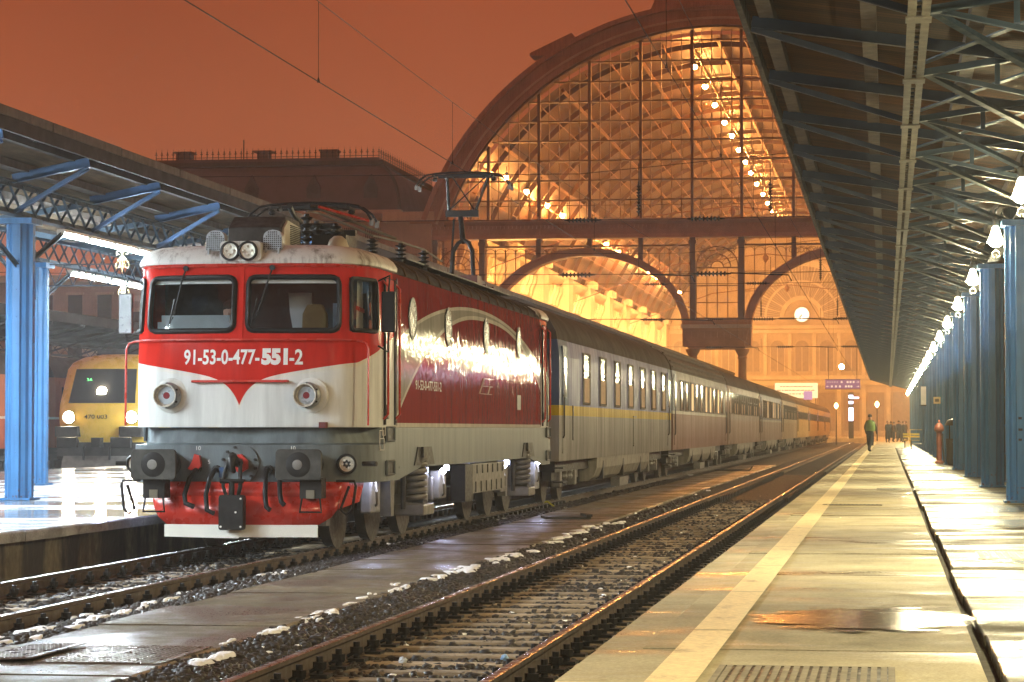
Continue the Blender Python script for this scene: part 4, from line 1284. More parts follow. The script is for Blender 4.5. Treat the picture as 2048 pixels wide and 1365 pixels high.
mb = MB(); mb.prism(rp, 2.152, LB-2.152, 'xz'); mb.build('main_roof', ROOFD, loco, smooth=40)
for k in range(15):
    y = 2.8 + k*.9
    for sx in (-1, 1):
        MB().tube([(sx*1.50,y,3.46),(sx*1.47,y,3.56),(sx*1.30,y,3.68),(sx*1.0,y,3.76)], .018, 5).build('roof_conduit', MT['rail_side'], loco)
mb = MB(); mb.prism([(-.55,3.782),(.55,3.782),(.55,3.92),(.45,3.97),(-.45,3.97),(-.55,3.92)], 5.2, 14.6, 'xz'); mb.build('roof_hatch', ROOFD, loco)
for sx in (-1, 1):
    MB().box(sx*.88-.14, sx*.88+.14, 5.4, 15.6, 3.86, 3.885).build('roof_walkway', MT['dark_steel'], loco)
    for k in range(7): MB().box(sx*.88-.02, sx*.88+.02, 5.6+k*1.6, 5.65+k*1.6, 3.72, 3.858).build('walkway_foot', MT['dark_steel'], loco)

# ---- windows
FRW = MT['rubber']; CG = glass('cab_glass', (.80,.84,.86), .035, .02)
def face(x, z, out=0.0): return (x*side_in(z), fy(x) + tilt(z)*(1-fy(x)/2.15) - out, z)
def facep(t, z, out):                                           # point on the corner facet by outline parameter 0..1
    P = FP[6:10]; t = max(0, min(1, t))*3; i = min(2, int(t)); f = t-i
    x, y = P[i][0]+(P[i+1][0]-P[i][0])*f, P[i][1]+(P[i+1][1]-P[i][1])*f
    return (x*side_in(z)+out*.8, y+tilt(z)*(1-y/2.15)-out*.5, z)
def rrect(u0, u1, v0, v1, r, n=5):
    pts = []
    for cx, cz, a0 in ((u1-r, v1-r, 0), (u0+r, v1-r, PI/2), (u0+r, v0+r, PI), (u1-r, v0+r, 3*PI/2)):
        for k in range(n+1):
            a = a0 + PI/2*k/n; pts.append((cx+r*math.cos(a), cz+r*math.sin(a)))
    return pts
def resamp(pts, n=6):
    out = []
    for a, b in zip(pts, pts[1:]+pts[:1]):
        d = math.hypot(b[0]-a[0], b[1]-a[1]); m_ = max(1, int(d/.15))
        out += [(a[0]+(b[0]-a[0])*k/m_, a[1]+(b[1]-a[1])*k/m_) for k in range(m_)]
    return out
for sx in (-1, 1):
    pts = resamp(rrect(.085, 1.175, 2.66, 3.31, .09))
    fr = MB().tube([face(sx*u, v, .014) for u, v in pts], .034, 6, True).build('window_frame', FRW, loco, smooth=60)
    mb = MB()
    us = [.08+.11*i for i in range(11)]
    mb.strip([face(sx*u, 2.655, -.012) for u in us], [face(sx*u, 3.315, -.012) for u in us]); mb.build('windscreen', CG, fr, fix=False)
    # body coloured fillets hidden behind the rounded frame corners
    mb = MB()
    for u, v, a in ((.08,2.66,0),(1.18,2.66,1),(1.18,3.31,2),(.08,3.31,3)):
        du, dv = (.05 if a in (0,3) else -.05), (.05 if a < 2 else -.05)
        mb.add([face(sx*u,v,.004), face(sx*(u+du),v,.004), face(sx*u,v+dv,.004)], [(0,1,2)])
    mb.build('frame_corner', FRW, fr, fix=False)
    def sm_(p): return (sx*p[0], p[1], p[2])
    pts = resamp(rrect(.03, .97, 2.67, 3.30, .08))
    fr = MB().tube([sm_(facep(u, v, .012)) for u, v in pts], .028, 6, True).build('window_frame', FRW, loco, smooth=60)
    mb = MB(); us = [i/9 for i in range(10)]
    mb.strip([sm_(facep(u, 2.66, -.01)) for u in us], [sm_(facep(u, 3.31, -.01)) for u in us]); mb.build('corner_window', CG, fr, fix=False)
    # wiper
    px = .38 if sx > 0 else -.72
    wp = MB(); a, b = face(px, 3.42, .03), face(px-(.18 if sx > 0 else .12), 2.85, .05)
    wp.tube([a, face(px-.03, 3.3, .07), b], .011, 5); wp.lathe([(.035,-.03),(.03,.02)], 8, a, 'y')
    wp.tube([(b[0]-.01, b[1], b[2]-.02), (b[0]-.06+.06*0, b[1], b[2]-.12), (b[0]+.01, b[1], b[2]+.2)], .008, 4)
    wp.build('wiper', FRW, loco)
    # sun shades and cab furniture behind the glass
    mb = MB(); mb.strip([face(sx*(.09+.108*i), 3.33, -.05) for i in range(11)], [face(sx*(.09+.108*i), 3.235, -.05) for i in range(11)])
    mb.build('sun_shade', MT['white_paint'], loco, fix=False)
INT = mat('cab_interior', (.035,.037,.04), .7, 0, .3, 4, 0)
MB().box(-1.42, 1.42, 1.75, 1.8, 1.55, 3.44).build('cab_back_wall', INT, loco)
MB().box(-1.15, 1.15, .4, 1.75, 1.52, 1.56).build('cab_floor', INT, loco)
MB().box(-1.12, 1.12, .45, 1.75, 3.40, 3.44).build('cab_ceiling', INT, loco)
deskm = mat('cab_desk', (.30,.34,.35), .5, 0, .15, 4, 0)
mb = MB(); mb.box(-1.1, -.12, .30, .75, 2.35, 2.78); mb.box(-1.05, -.2, .30, .42, 2.78, 2.86); mb.build('driver_desk', deskm, loco)
mb = MB(); mb.box(.2, 1.2, .33, .7, 2.3, 2.69); mb.build('second_desk', INT, loco)
seatm = mat('ochre_seat', (.22,.15,.055), .8, 0, .2, 6, .1)
mb = MB(); mb.prism([(.52,2.3),(.86,2.3),(.84,2.9),(.78,3.02),(.60,3.02),(.54,2.9)], 1.0, 1.12, 'xz'); mb.build('seat', seatm, loco, bevel=.02)
mb = MB(); mb.prism([(.30,2.5),(.50,2.5),(.50,3.2),(.20,3.2),(.22,2.95)], 1.70, 1.73, 'xz'); mb.build('locker_door', mat('cab_white_door', (.55,.55,.56), .6, 0, .1, 4, 0), loco)
MB().box(.84, 1.0, 1.4, 1.43, 2.62, 3.05).build('cab_window_blind', mat('blue_lit_blind', (.45,.58,.70), .6, 0, .1, 4, 0), loco)
curt = mat('grey_curtain', (.55,.53,.46), .85, 0, .15, 8, .2)
mb = MB(); A = [(1.30+.012*math.sin(i*1.9), .62+.05*i) for i in range(9)]
mb.strip([(x,y,2.68) for x,y in A], [(x-.02*math.sin(y*9),y,3.3) for x,y in A]); mb.build('side_curtain', curt, loco, fix=False)
MB().bar((1.31,.6,2.95),(1.31,1.02,2.93),.02,.05).build('curtain_tie', LRED, loco)
# driver seen through the windscreen
def skin_figure(name, pts, edges, rad, m, parent, root=0, lv=2):
    me = bpy.data.meshes.new(name); me.from_pydata(pts, edges, [])
    me.materials.append(m)
    o = put(name, me, parent)
    o.modifiers.new('skin', 'SKIN')
    for i, r in enumerate(rad):
        sv = me.skin_vertices[0].data[i]; sv.radius = (r, r) if not isinstance(r, tuple) else r; sv.use_root = (i == root)
    s = o.modifiers.new('subdivision', 'SUBSURF'); s.levels = lv; s.render_levels = lv
    for p in me.polygons: p.use_smooth = True
    return o
skinm = mat('skin', (.42,.23,.16), .55, 0, .1, 10, 0)
drv = thing('person', 'driver in dark jacket sitting behind the left windscreen of the locomotive', 'person', (LX-.38, LY+1.05, 2.0))
skin_figure('jacket_body', [(0,0,.0),(0,0,.35),(0,-.02,.62),(0,-.02,.74),(.19,-.02,.62),(.25,-.15,.38),(.16,-.38,.42),(-.19,-.02,.62),(-.25,-.15,.38),(-.14,-.36,.42)],
    [(0,1),(1,2),(2,3),(2,4),(4,5),(5,6),(2,7),(7,8),(8,9)], [(.17,.12),(.17,.11),(.14,.10),.055,.07,.055,.04,.07,.055,.04], mat('driver_jacket', (.05,.055,.08), .8, 0, .2, 8, 0), drv)
skin_figure('head', [(0,-.03,.76),(0,-.03,.83),(0,-.035,.93),(0,-.02,1.0)], [(0,1),(1,2),(2,3)], [.05,.075,.10,.075], skinm, drv)
mb = MB(); mb.lathe([(.088,.93),(.105,.97),(.09,1.04),(.03,1.085)], 12, (0,-.005,0)); mb.build('hair', mat('dark_hair', (.03,.02,.015), .6, 0, .2, 20, .2), drv, smooth=60)
mb = MB(); mb.lathe([(.012,-.16),(.02,-.135),(.022,-.12)], 8, (0,0,.90), 'y'); mb.build('nose', skinm, drv, smooth=60)

# ---- front details
mb = MB(); mb.box(-.03, .03, -.014, .3, 2.56, 3.44)
mb.v = [(x, (y if y > .2 else y + tilt(z)), z) for x, y, z in mb.v]; mb.build('centre_strip', LIV, loco)
mb = MB(); mb.tube([face(-1.46+.146*i, 3.452, .022) if abs(-1.46+.146*i) < 1.47 else (0,0,0) for i in range(21)], .022, 5); mb.build('rain_gutter', LRED, loco)
L1 = [(-1.47,1.52),(-1.47,2.45),(-1.44,2.52),(-1.36,2.545)] + [(-1.2+.2*i,2.55) for i in range(13)] + [(1.34,2.545),(1.42,2.52),(1.45,2.45),(1.45,1.52)]
MB().tube([(x*1.0+(.05 if x > 1.3 else -.05 if x < -1.3 else 0), (fy(x) if abs(x) < 1.3 else .45)+tilt(z)-.075, z) for x, z in L1], .0135, 6).build('front_handrail', LRED, loco, smooth=60)
MB().box(-.58, .60, -.06, .075, 2.035, 2.065).build('step_ledge', LRED, loco, bevel=.008)
hlm = mat('headlamp_housing_grey', (.30,.32,.33), .35, .3, .15, 5, .05)
refl = mat('lamp_reflector', (.70,.66,.55), .25, .25, .05, 5, 0)
for sx in (-1, 1):
    x, z = sx*.86, 1.88; y = fy(x)
    b = MB().lathe([(.215,.02),(.21,-.025),(.165,-.05)], 28, (x,y,z), 'y').build('headlamp', mat('headlamp_white', (.62,.62,.58), .3, 0, .1, 3, 0), loco, smooth=40)
    MB().lathe([(.16,-.03),(.158,-.13),(.135,-.16),(.128,-.10)], 28, (x-.02,y,z), 'y').build('housing_ring', hlm, b, smooth=40)
    MB().lathe([(.10,-.06),(.13,-.15),(.142,-.20),(.132,-.20),(.122,-.15),(.09,-.055)], 28, (x-.035,y,z), 'y').build('bezel', refl, b, smooth=40)
    mb = MB(); mb.lathe([(.001,-.075),(.115,-.085)], 24, (x-.035,y,z), 'y', False)
    mb.build('lens', refl, b, fix=False)
    MB().lathe([(.001,-.105),(.042,-.1),(.045,-.086)], 16, (x-.035,y,z), 'y', False).build('red_lens', mat('dark_red_lens', (.18,.02,.025), .15, 0, .1, 5, 0), b, fix=False)
    mb = MB()
    for k in range(5):
        a = -PI/2 + (k-2)*.5; mb.lathe([(.001,-.1),(.012,-.098)], 8, (x-.035+.075*math.cos(a), y, z+.075*math.sin(a)), 'y', False)
    mb.build('bulb_dots', MT['dark_steel'], b, fix=False)
    mb = MB()
    for k in range(6):
        a = k*PI/3+.5; mb.lathe([(.012,-.165),(.012,-.14)], 6, (x-.02+.145*math.cos(a), y, z+.145*math.sin(a)), 'y')
    mb.build('housing_bolts', MT['dark_steel'], b)
    # buffers
    bx = sx*.875 + .0
    bm2 = mat('worn_buffer_plate', (.055,.052,.046), .5, .4, .5, 5, .3, 30) if sx < 0 else bm2
    mb = MB(); mb.prism(rrect(bx-.275, bx+.275, 1.06-.18, 1.06+.18, .05), -.645, -.60, 'xz'); bf = mb.build('buffer', bm2, loco, bevel=.008)
    mb = MB(); mb.lathe([(.001,-.655),(.10,-.655),(.135,-.649),(.15,-.6445)], 24, (bx,0,1.06), 'y', False); mb.build('greasy_wear_ring', MT['black_iron'], bf, smooth=60, fix=False)
    mb = MB(); mb.lathe([(.115,-.6),(.115,-.28),(.17,-.27),(.17,-.02)], 18, (bx,0,1.06), 'y'); mb.build('buffer_stem', MT['black_iron'], bf, smooth=40)
    MB().lathe([(.001,-.662),(.045,-.66),(.06,-.656)], 16, (bx-.01,0,1.06), 'y', False).build('polished_spot', MT['grey_steel'], bf, fix=False)
    # side marker lamps
    mx_ = sx*1.30
    b = MB().lathe([(.10,.12),(.115,.02),(.125,-.05),(.105,-.07),(.09,-.03)], 22, (mx_,.12,1.06), 'y').build('marker_lamp', FRW, loco, smooth=40)
    MB().lathe([(.001,-.025),(.098,-.035)], 20, (mx_,.12,1.06), 'y', False).build('lens', refl, b, fix=False)
    mb = MB()
    for k in range(7):
        a = k*PI/3; q = .05 if k < 6 else 0; mb.lathe([(.001,-.05),(.015,-.04)], 6, (mx_+q*math.cos(a),.12,1.06+q*math.sin(a)), 'y', False)
    mb.build('lamp_leds', MT['white_paint'], b, fix=False)
    MB().tube([(sx*1.44,.35,1.06),(sx*1.62,.30,1.06)], .03, 8).build('marker_bracket', MT['dark_steel'], loco)
    # corner stirrup steps and hose brackets
    MB().tube([(sx*1.20,-.05,.86),(sx*1.42,-.05,.86),(sx*1.44,-.05,.80),(sx*1.40,-.07,.52),(sx*1.33,-.09,.46),(sx*1.26,-.09,.52),(sx*1.36,-.06,.80)], .018, 6).build('corner_step', MT['black_iron'], loco, smooth=60)
    x = sx*.90 + (.08 if sx > 0 else -.02)
    MB().tube([(x-.10,-.42,.72),(x-.13,-.45,.50),(x+.13,-.45,.50),(x+.10,-.42,.72)], .014, 5).build('shunter_step', MT['black_iron'], loco)
    MB().box(x-.13, x+.13, -.46, -.20, .66, .90).build('step_bracket', MT['black_iron'], loco)
    MB().box(x-.05, x+.05, -.475, -.462, .66, .76).build('step_plate', MT['pale_strip'], loco)
    # roof horns
    x = sx*.355
    mb = MB(); mb.prism([(x-.115,3.64),(x+.115,3.64),(x+.115,3.80)] + [(x+.115*math.cos(t*PI/8),3.80+.085*math.sin(t*PI/8)) for t in range(1,8)] + [(x-.115,3.80)], .20, .34, 'xz')
    hb = mb.build('horn_box', hlm, loco)
    mb = MB()
    for k in range(9):
        for j in range(9):
            u, v = x-.10+.025*k, 3.655+.025*j
            if v < 3.8 or (u-x)**2+(v-3.8)**2 < .006: mb.box(u-.0075, u+.0075, .193, .199, v-.0075, v+.0075)
    mb.build('horn_mesh', MT['dark_steel'], hb)
    for q in (-.08, .08): MB().box(x+q-.012, x+q+.012, .17, .22, 3.59, 3.66).build('horn_foot', hlm, loco)
    x = sx*.11 - .02
    b = MB().lathe([(.115,.22),(.12,.05),(.118,.02),(.095,.015),(.09,.05)], 24, (x,0,3.62), 'y').build('roof_lamp', FRW, loco, smooth=40)
    MB().lathe([(.001,.045),(.094,.04)], 20, (x,0,3.62), 'y', False).build('lens', mat('pale_lens', (.62,.60,.5), .2, .3, .1, 5, 0), b, fix=False)
    mb = MB()
    for k in range(4):
        a = k*PI/2; mb.lathe([(.001,.02),(.022,.035)], 8, (x+.05*math.cos(a),0,3.62+.05*math.sin(a)), 'y', False)
    mb.build('lamp_bulbs', refl, b, fix=False)
mb = MB(); mb.prism(rrect(-.26, .24, 3.50, 3.74, .05), .06, .30, 'xz'); mb.build('roof_lamp_mount', LROOF, loco)
# red snow plough and white plate
PLX = .10
def pl_y(x): return -.36 + .16*abs(x)**2 + .10*max(0, abs(x)-.9)*4
mb = MB()
xs_ = [-1.15,-1.12,-1.06,-.93,-.6,-.3,0,.3,.6,.93,1.06,1.12,1.15]
def plz(x): return float(np.interp(abs(x), [.93, 1.06, 1.12, 1.15], [.345, .43, .52, .64]))
mb.strip([(x+PLX, pl_y(x), plz(x)) for x in xs_], [(x*1.0+PLX, pl_y(x)+.02, .68) for x in xs_])
mb.strip([(x*1.0+PLX, pl_y(x)+.02, .68) for x in xs_], [(x*1.0+PLX, pl_y(x)+.09, .85) for x in xs_])
pg = mb.build('snow_plough', LRED, loco, smooth=30, fix=False)
m_ = pg.modifiers.new('thickness', 'SOLIDIFY'); m_.thickness = .02
for sx in (-1, 1):
    mb = MB(); mb.add([(PLX+sx*1.15, pl_y(1.15)+.0, .64), (PLX+sx*1.15, pl_y(1.15)+.09, .85), (PLX+sx*1.28, .75, .85), (PLX+sx*1.26, .55, .60), (PLX+sx*1.12, pl_y(1.12)+.05, .52)], [(0,1,2,3,4)]); mb.build('plough_side', LRED, loco, fix=False)
mb = MB()
for a, b in ((-.93,0),(0,.93)):
    ya, yb = -.40+.10*abs(a), -.40+.10*abs(b)
    mb.add([(PLX+a,ya,.20),(PLX+b,yb,.185 if b == 0 else .20),(PLX+b,yb,.345),(PLX+a,ya,.345),(PLX+a,ya+.03,.20),(PLX+b,yb+.03,.20),(PLX+b,yb+.03,.345),(PLX+a,ya+.03,.345)],
           [(0,1,2,3),(4,7,6,5),(0,4,5,1),(3,2,6,7),(0,3,7,4),(1,5,6,2)])
g = G('chipped_white_paint'); p_ = g.obj(); ch = g.gt(g.add(g.noise(p_, 9, 5, .75), g.mul(g.m('ABSOLUTE', g.sub(g.xyz(p_)[0], PLX)), -.13)), .66)
g.set(g.mix(ch, (.74,.72,.64), (.16,.09,.05)), .5); mb.build('plough_plate', g.mat, loco)
# coupling
b = MB().lathe([(.235,-.05),(.235,0.02)], 28, (.02,0,1.06), 'y').build('coupling_disc', LGREY, loco, smooth=40)
mb = MB()
for k in range(12):
    a = k*PI/6 + .26
    if k % 6 in (1, 2): continue
    mb.lathe([(.018,-.085),(.018,-.05)], 6, (.02+.205*math.cos(a),0,1.06+.205*math.sin(a)), 'y')
mb.build('disc_bolts', MT['dark_steel'], b)
MB().prism([(-.10,1.02),(-.06,1.16),(.05,1.18),(.13,1.10),(.13,1.0),(.04,.95)], -.10, -.052, 'xz').build('hook_block', LRED, loco)
mb = MB(); mb.tube([(.02,-.05,1.07),(.02,-.28,1.10),(.02,-.38,1.15),(.02,-.44,1.10),(.02,-.42,1.0),(.02,-.32,.98)], [.06,.06,.055,.05,.045,.03], 8); mb.build('draw_hook', MT['black_iron'], loco, smooth=60)
mb = MB()
for q in (-.075, .075): mb.tube([(.02+q,-.30,1.08),(.02+q*1.3,-.40,.95),(.02+q*1.4,-.42,.80),(.02+q,-.40,.70)], .024, 6)
mb.tube([(-.12,-.42,.86),(.16,-.42,.86)], .03, 6); mb.tube([(.02,-.42,.86),(.02,-.42,.60)], .035, 8)
mb.build('screw_coupling', MT['black_iron'], loco, smooth=60)
mb = MB(); mb.prism(rrect(-.10, .20, .29, .70, .03), -.58, -.44, 'xz'); cb = mb.build('coupler_box', MT['black_iron'], loco, bevel=.01)
mb = MB()
for u, v in ((-.07,.33),(.17,.33),(.17,.66),(.11,.50)): mb.lathe([(.013,-.59),(.013,-.57)], 6, (u,0,v), 'y')
mb.build('box_bolts', MT['white_paint'], cb)
for x0, dx, ln_, c in ((-.50,-.03,.42,1),(-.26,-.02,.50,0),(.38,.02,.46,0),(.54,.03,.40,0)):
    MB().tube([(x0,-.04,1.0),(x0,-.16,.98),(x0+dx,-.30,.88),(x0+dx*2,-.40,.70),(x0+dx*2+.03,-.46,1.02-ln_),(x0+dx+.10,-.46,.98-ln_)], .030, 8).build('brake_hose', MT['rubber'], loco, smooth=60)
    MB().lathe([(.045,-.10),(.045,0)], 10, (x0,0,1.0), 'y').build('hose_cock', MT['dark_steel'], loco)
MB().prism([(-.60,1.0),(-.50,.97),(-.44,1.03),(-.46,1.16),(-.52,1.18),(-.55,1.08)], -.12, -.04, 'xz').build('red_cock_handle', LRED, loco)
MB().box(-.22, -.14, -.10, -.04, .90, 1.02).build('blue_cock_handle', mat('blue_handle', (.03,.09,.22), .4), loco)
MB().box(.98, 1.06, -.02, .12, 1.49, 1.56).build('red_tag_box', mat('dark_red_box', (.15,.02,.02), .5), loco)
# mirrors
for sx in (-1, 1):
    mb = MB(); mb.box(sx*1.66-.085, sx*1.66+.085, .80, .88, 2.66, 3.16); mr = mb.build('rear_view_mirror', FRW if sx > 0 else hlm, loco, bevel=.015)
    MB().tube([(sx*1.5,1.0,3.30),(sx*1.66,.9,3.36),(sx*1.66,.84,3.16)], .012, 5).build('mirror_arm', MT['black_iron'], mr)
    MB().tube([(sx*1.5,1.0,2.50),(sx*1.64,.9,2.42),(sx*1.66,.84,2.66)], .012, 5).build('mirror_arm', MT['black_iron'], mr)
# cab doors with handrails, both ends and sides
for sx in (-1, 1):
    for y0, y1 in ((1.34, 1.98), (16.15, 16.75)):
        k = side_in(3.0)
        MB().box(sx*1.503-.01, sx*1.503+.006, y0, y1, 1.53, 3.36).build('cab_door', LIV, loco)
        f = MB(); f.tube([(sx*1.515,y0,1.53),(sx*1.515,y0,3.36),(sx*1.512,y1,3.36),(sx*1.515,y1,1.53)], .018, 4); f.build('door_seal', FRW, loco)
        for y in (y0-.06, y1+.06):
            MB().tube([(sx*1.51,y,1.60),(sx*1.57,y,1.66),(sx*1.57,y,3.25),(sx*1.50,y,3.32)], .016, 6).build('door_handrail', LRED, loco, smooth=60)
        MB().box(sx*1.515-.01, sx*1.515+.02, y0+.1, y0+.18, 1.60, 1.78).build('door_handle', MT['grey_steel'], loco)
    # portholes
    for y in (3.3, 6.1, 9.6, 13.2):
        b = MB().lathe([(.27,0),(.285,.02),(.235,.025),(.235,.0)], 24, (sx*1.49,y,2.93), 'x').build('porthole', FRW, loco, smooth=40)
        if sx < 0: b.data.transform(Matrix.Identity(4))
        MB().lathe([(.001,.016*sx),(.25,.016*sx)], 24, (sx*1.495,y,2.93), 'x', False).build('glass', mat('porthole_glass', (.02,.022,.024), .3, 0, .1, 4, .0, spec=.02) if (sx, y) == (-1, 3.3) else bpy.data.materials['porthole_glass'], b, fix=False)
    MB().box(sx*1.503-.01, sx*1.503+.004, 13.0, 13.4, 1.80, 2.05).build('data_plate', LGREY, loco)
    # side body seams
    for y in (2.2, 15.95): MB().box(sx*1.502-.01, sx*1.502+.003, y-.008, y+.008, 1.52, 3.4).build('panel_seam', FRW, loco)
WT = mat('white_lettering', (.72,.70,.66), .5, 0, .08, 6, 0)
def front_map(z0): return lambda u, v: Vector((u, fy(u)+tilt(z0+v)-.006, z0+v))
text_part('number_lettering', '91-53-0-477-', .2, WT, loco, front_map(2.25), .0045, fit=(-.70, .245, 0, .185))
text_part('number_lettering', '551', .2, WT, loco, front_map(2.245), .013, fit=(.268, .585, 0, .20))
text_part('number_lettering', '-2', .2, WT, loco, front_map(2.25), .0045, fit=(.605, .765, 0, .185))
for tx, b_, x, z in (('10','10',-.50,1.225),('5','5',-.36,1.06),('10','10',.66,1.225)):
    text_part('hose_lettering', b_, .07, WT, loco, lambda u, v, x=x, z=z: Vector((x+u, fy(x)-.052, z+v)))
def side_map(y0, z0): return lambda u, v: Vector((1.5062, y0+u, z0+v))
text_part('side_lettering', '91-53-0-477-551-2', .16, WT, loco, side_map(3.5, 2.0), fit=(0, 2.0, 0, .13))
for a, b in (((8.9,2.02),(9.35,2.26)),((9.35,2.26),(10.3,2.26)),((9.2,2.14),(10.2,2.14)),((8.9,2.02),(10.1,2.02)),((9.75,2.02),(9.95,2.14))):
    MB().bar((1.508, a[0], a[1]), (1.508, b[0], b[1]), .004, .02, (1,0,0)).build('side_emblem', WT, loco)
for y, z, w, h in ((.95,1.36,.16,.1),(.95,1.22,.2,.14),(1.12,1.40,.1,.1)):
    MB().tube([(1.53,y,z),(1.545,y+w,z),(1.545,y+w,z+h),(1.53,y,z+h)], .006, 4, True).build('stencil_box', WT, loco)

# ---- roof equipment
mb = MB(); mb.prism([(.95,3.74),(2.1,3.74),(2.1,4.05),(2.0,4.13),(1.25,4.13),(.98,3.98)], -.40, .27, 'yz'); ac = mb.build('air_conditioner', MT['dark_steel'], loco, bevel=.015)
mb = MB(); mb.prism([(1.02,3.76),(1.9,3.76),(1.9,4.04),(1.25,4.08),(1.04,3.97)], .275, .30, 'yz'); mb.build('side_cover', mat('cream_cover', (.45,.42,.33), .5, 0, .2, 5, .1), ac)
for k in range(11): MB().box(.302, .315, 1.35, 1.88, 3.79+k*.023, 3.80+k*.023).build('louvre', MT['dark_steel'], ac)
MB().lathe([(.14,0),(.14,.08),(.11,.16),(.05,.21),(.005,.215)], 18, (.72,2.25,3.745)).build('antenna_dome', mat('cream_dome', (.48,.44,.32), .4), loco, smooth=60)
def insul(x, y, z, h, r=.085, n=6, axis='z'):
    pr = []
    for k in range(n):
        a = h*k/n; pr += [(r*.45, a), (r, a+h/n*.35), (r*.95, a+h/n*.5), (r*.45, a+h/n*.62)]
    pr.append((r*.4, h))
    return MB().lathe(pr, 12, (x,y,z), axis)
for x, y, h in ((.25,2.5,.55),(.25,3.1,.5),(.55,2.9,.45),(-.3,2.7,.5),(1.0,5.1,.34),(1.0,6.9,.36),(.9,3.6,.3),(-.6,3.6,.3)):
    insul(x, y, 3.72, h).build('roof_insulator', MT['black_iron'], loco, smooth=30)
MB().tube([(.25,2.5,4.3),(.3,3.0,4.32),(.9,3.6,4.06),(1.0,5.1,4.08),(1.0,6.9,4.10),(.9,9.0,4.06)], .016, 6).build('roof_busbar', MT['grey_steel'], loco)
MB().tube([(.2,3.4,4.42),(.55,4.4,4.28),(.95,5.0,4.12)], .02, 6).build('roof_busbar', MT['pale_strip'], loco)
MB().box(.3, .75, 2.6, 3.3, 3.75, 4.0).build('circuit_breaker', MT['black_iron'], loco)
MB().box(-.9, -.5, 2.4, 3.2, 3.75, 3.95).build('roof_box', MT['dark_steel'], loco)
def panto_head(parent, y, z):
    o = None
    for dy in (-.18, .18):
        pts = [(-.86,y+dy,z-.22),(-.80,y+dy,z-.12),(-.68,y+dy,z-.03),(-.5,y+dy,z),(-.25,y+dy,z+.015),(0,y+dy,z+.02),(.25,y+dy,z+.015),(.5,y+dy,z),(.68,y+dy,z-.03),(.80,y+dy,z-.12),(.86,y+dy,z-.22)]
        MB().tube(pts, .018, 6).build('contact_bow', MT['black_iron'], parent, smooth=60)
        for sx in (-1, 1): MB().box(sx*.865-.03, sx*.865+.03, y+dy-.01, y+dy+.01, z-.30, z-.20).build('horn_tip', MT['grey_steel'], parent)
        MB().box(-.52, .52, y+dy-.02, y+dy+.02, z-.055, z-.018).build('carbon_strip', MT['black_iron'], parent)
    for sx in (-.55, .55): 
        MB().tube([(sx,y-.2,z-.05),(sx,y+.2,z-.05)], .02, 6).build('bow_link', MT['black_iron'], parent)
        MB().lathe([(.03,-.13),(.05,-.1),(.03,-.06)], 8, (sx,y,z)).build('bow_spring', MT['black_iron'], parent)
# raised rear pantograph
pr_ = MB(); yb = 16.5
pr_.box(-.5, .5, yb-.5, yb-.42, 4.02, 4.10); pr_.box(-.5, .5, yb+.42, yb+.5, 4.02, 4.10); pr_.box(-.36, -.28, yb-.5, yb+.5, 4.03, 4.13); pr_.box(.28, .36, yb-.5, yb+.5, 4.03, 4.13); pr_.box(-.3,.3,yb-.25,yb+.25,4.1,4.28)
pg = pr_.build('raised_pantograph', mat('red_brown_base', (.09,.025,.018), .5), loco)
for sx in (-.4, .4):
    for dy in (-.45, .45): insul(sx, yb+dy, 3.74, .28, .075, 4).build('foot_insulator', MT['black_iron'], pg, smooth=30)
kx = -.36
MB().tube([(-.22,yb,4.25),(-.20,yb+.1,4.75),(-.12,yb+.14,4.90),(-.02,yb+.16,4.96),(.08,yb+.14,4.90),(.15,yb+.1,4.75),(.19,yb,4.25)], .042, 8).build('lower_frame', MT['black_iron'], pg, smooth=60)
MB().tube([(-.03,yb+.16,4.92),(-.14,yb+.55,5.42)], [.055,.045], 8).build('lower_arm', MT['black_iron'], pg, smooth=60)
MB().tube([(-.24,yb,4.3),(-.26,yb+.5,5.36)], .022, 6).build('control_rod', MT['black_iron'], pg, smooth=60)
MB().box(-.42, .20, yb+.50, yb+.60, 5.42, 5.54).build('knee', MT['black_iron'], pg)
MB().tube([(-.36,yb+.55,5.52),(-.32,yb+.1,6.12)], .028, 6).build('upper_arm', MT['black_iron'], pg); MB().tube([(.14,yb+.55,5.52),(.46,yb+.1,6.14)], .028, 6).build('upper_arm', MT['black_iron'], pg)
MB().tube([(-.34,yb+.5,5.55),(.40,yb+.12,6.12)], .012, 5).build('upper_brace', MT['black_iron'], pg); MB().tube([(.12,yb+.5,5.55),(-.22,yb+.12,6.12)], .014, 5).build('upper_brace', MT['black_iron'], pg)
panto_head(pg, yb+.1, 6.17)
# folded front pantograph
fb = MB(); fb.box(-.5, .5, 3.2, 3.28, 4.12, 4.2); fb.box(-.5, .5, 4.4, 4.48, 4.12, 4.2); fb.box(-.34,-.28,3.2,4.5,4.14,4.2); fb.box(.28,.34,3.2,4.5,4.14,4.2)
pg = fb.build('folded_pantograph', MT['black_iron'], loco)
MB().tube([(-.2,4.3,4.25),(-.15,3.4,4.36),(-.05,2.8,4.40)], .04, 8).build('lower_arm', MT['black_iron'], pg)
for sx in (-1, 1): MB().tube([(sx*.2,2.85,4.40),(sx*.45,4.0,4.45)], .026, 6).build('upper_arm', MT['black_iron'], pg)
MB().tube([(.3,3.0,4.4),(.75,4.3,4.30)], .02, 6).build('damper', LRED, pg)
for sx in (-.4, .4):
    for y in (3.3, 4.4): insul(sx, y, 3.75, .36, .085, 5).build('foot_insulator', MT['black_iron'], pg, smooth=30)
panto_head(pg, 3.9, 4.50)

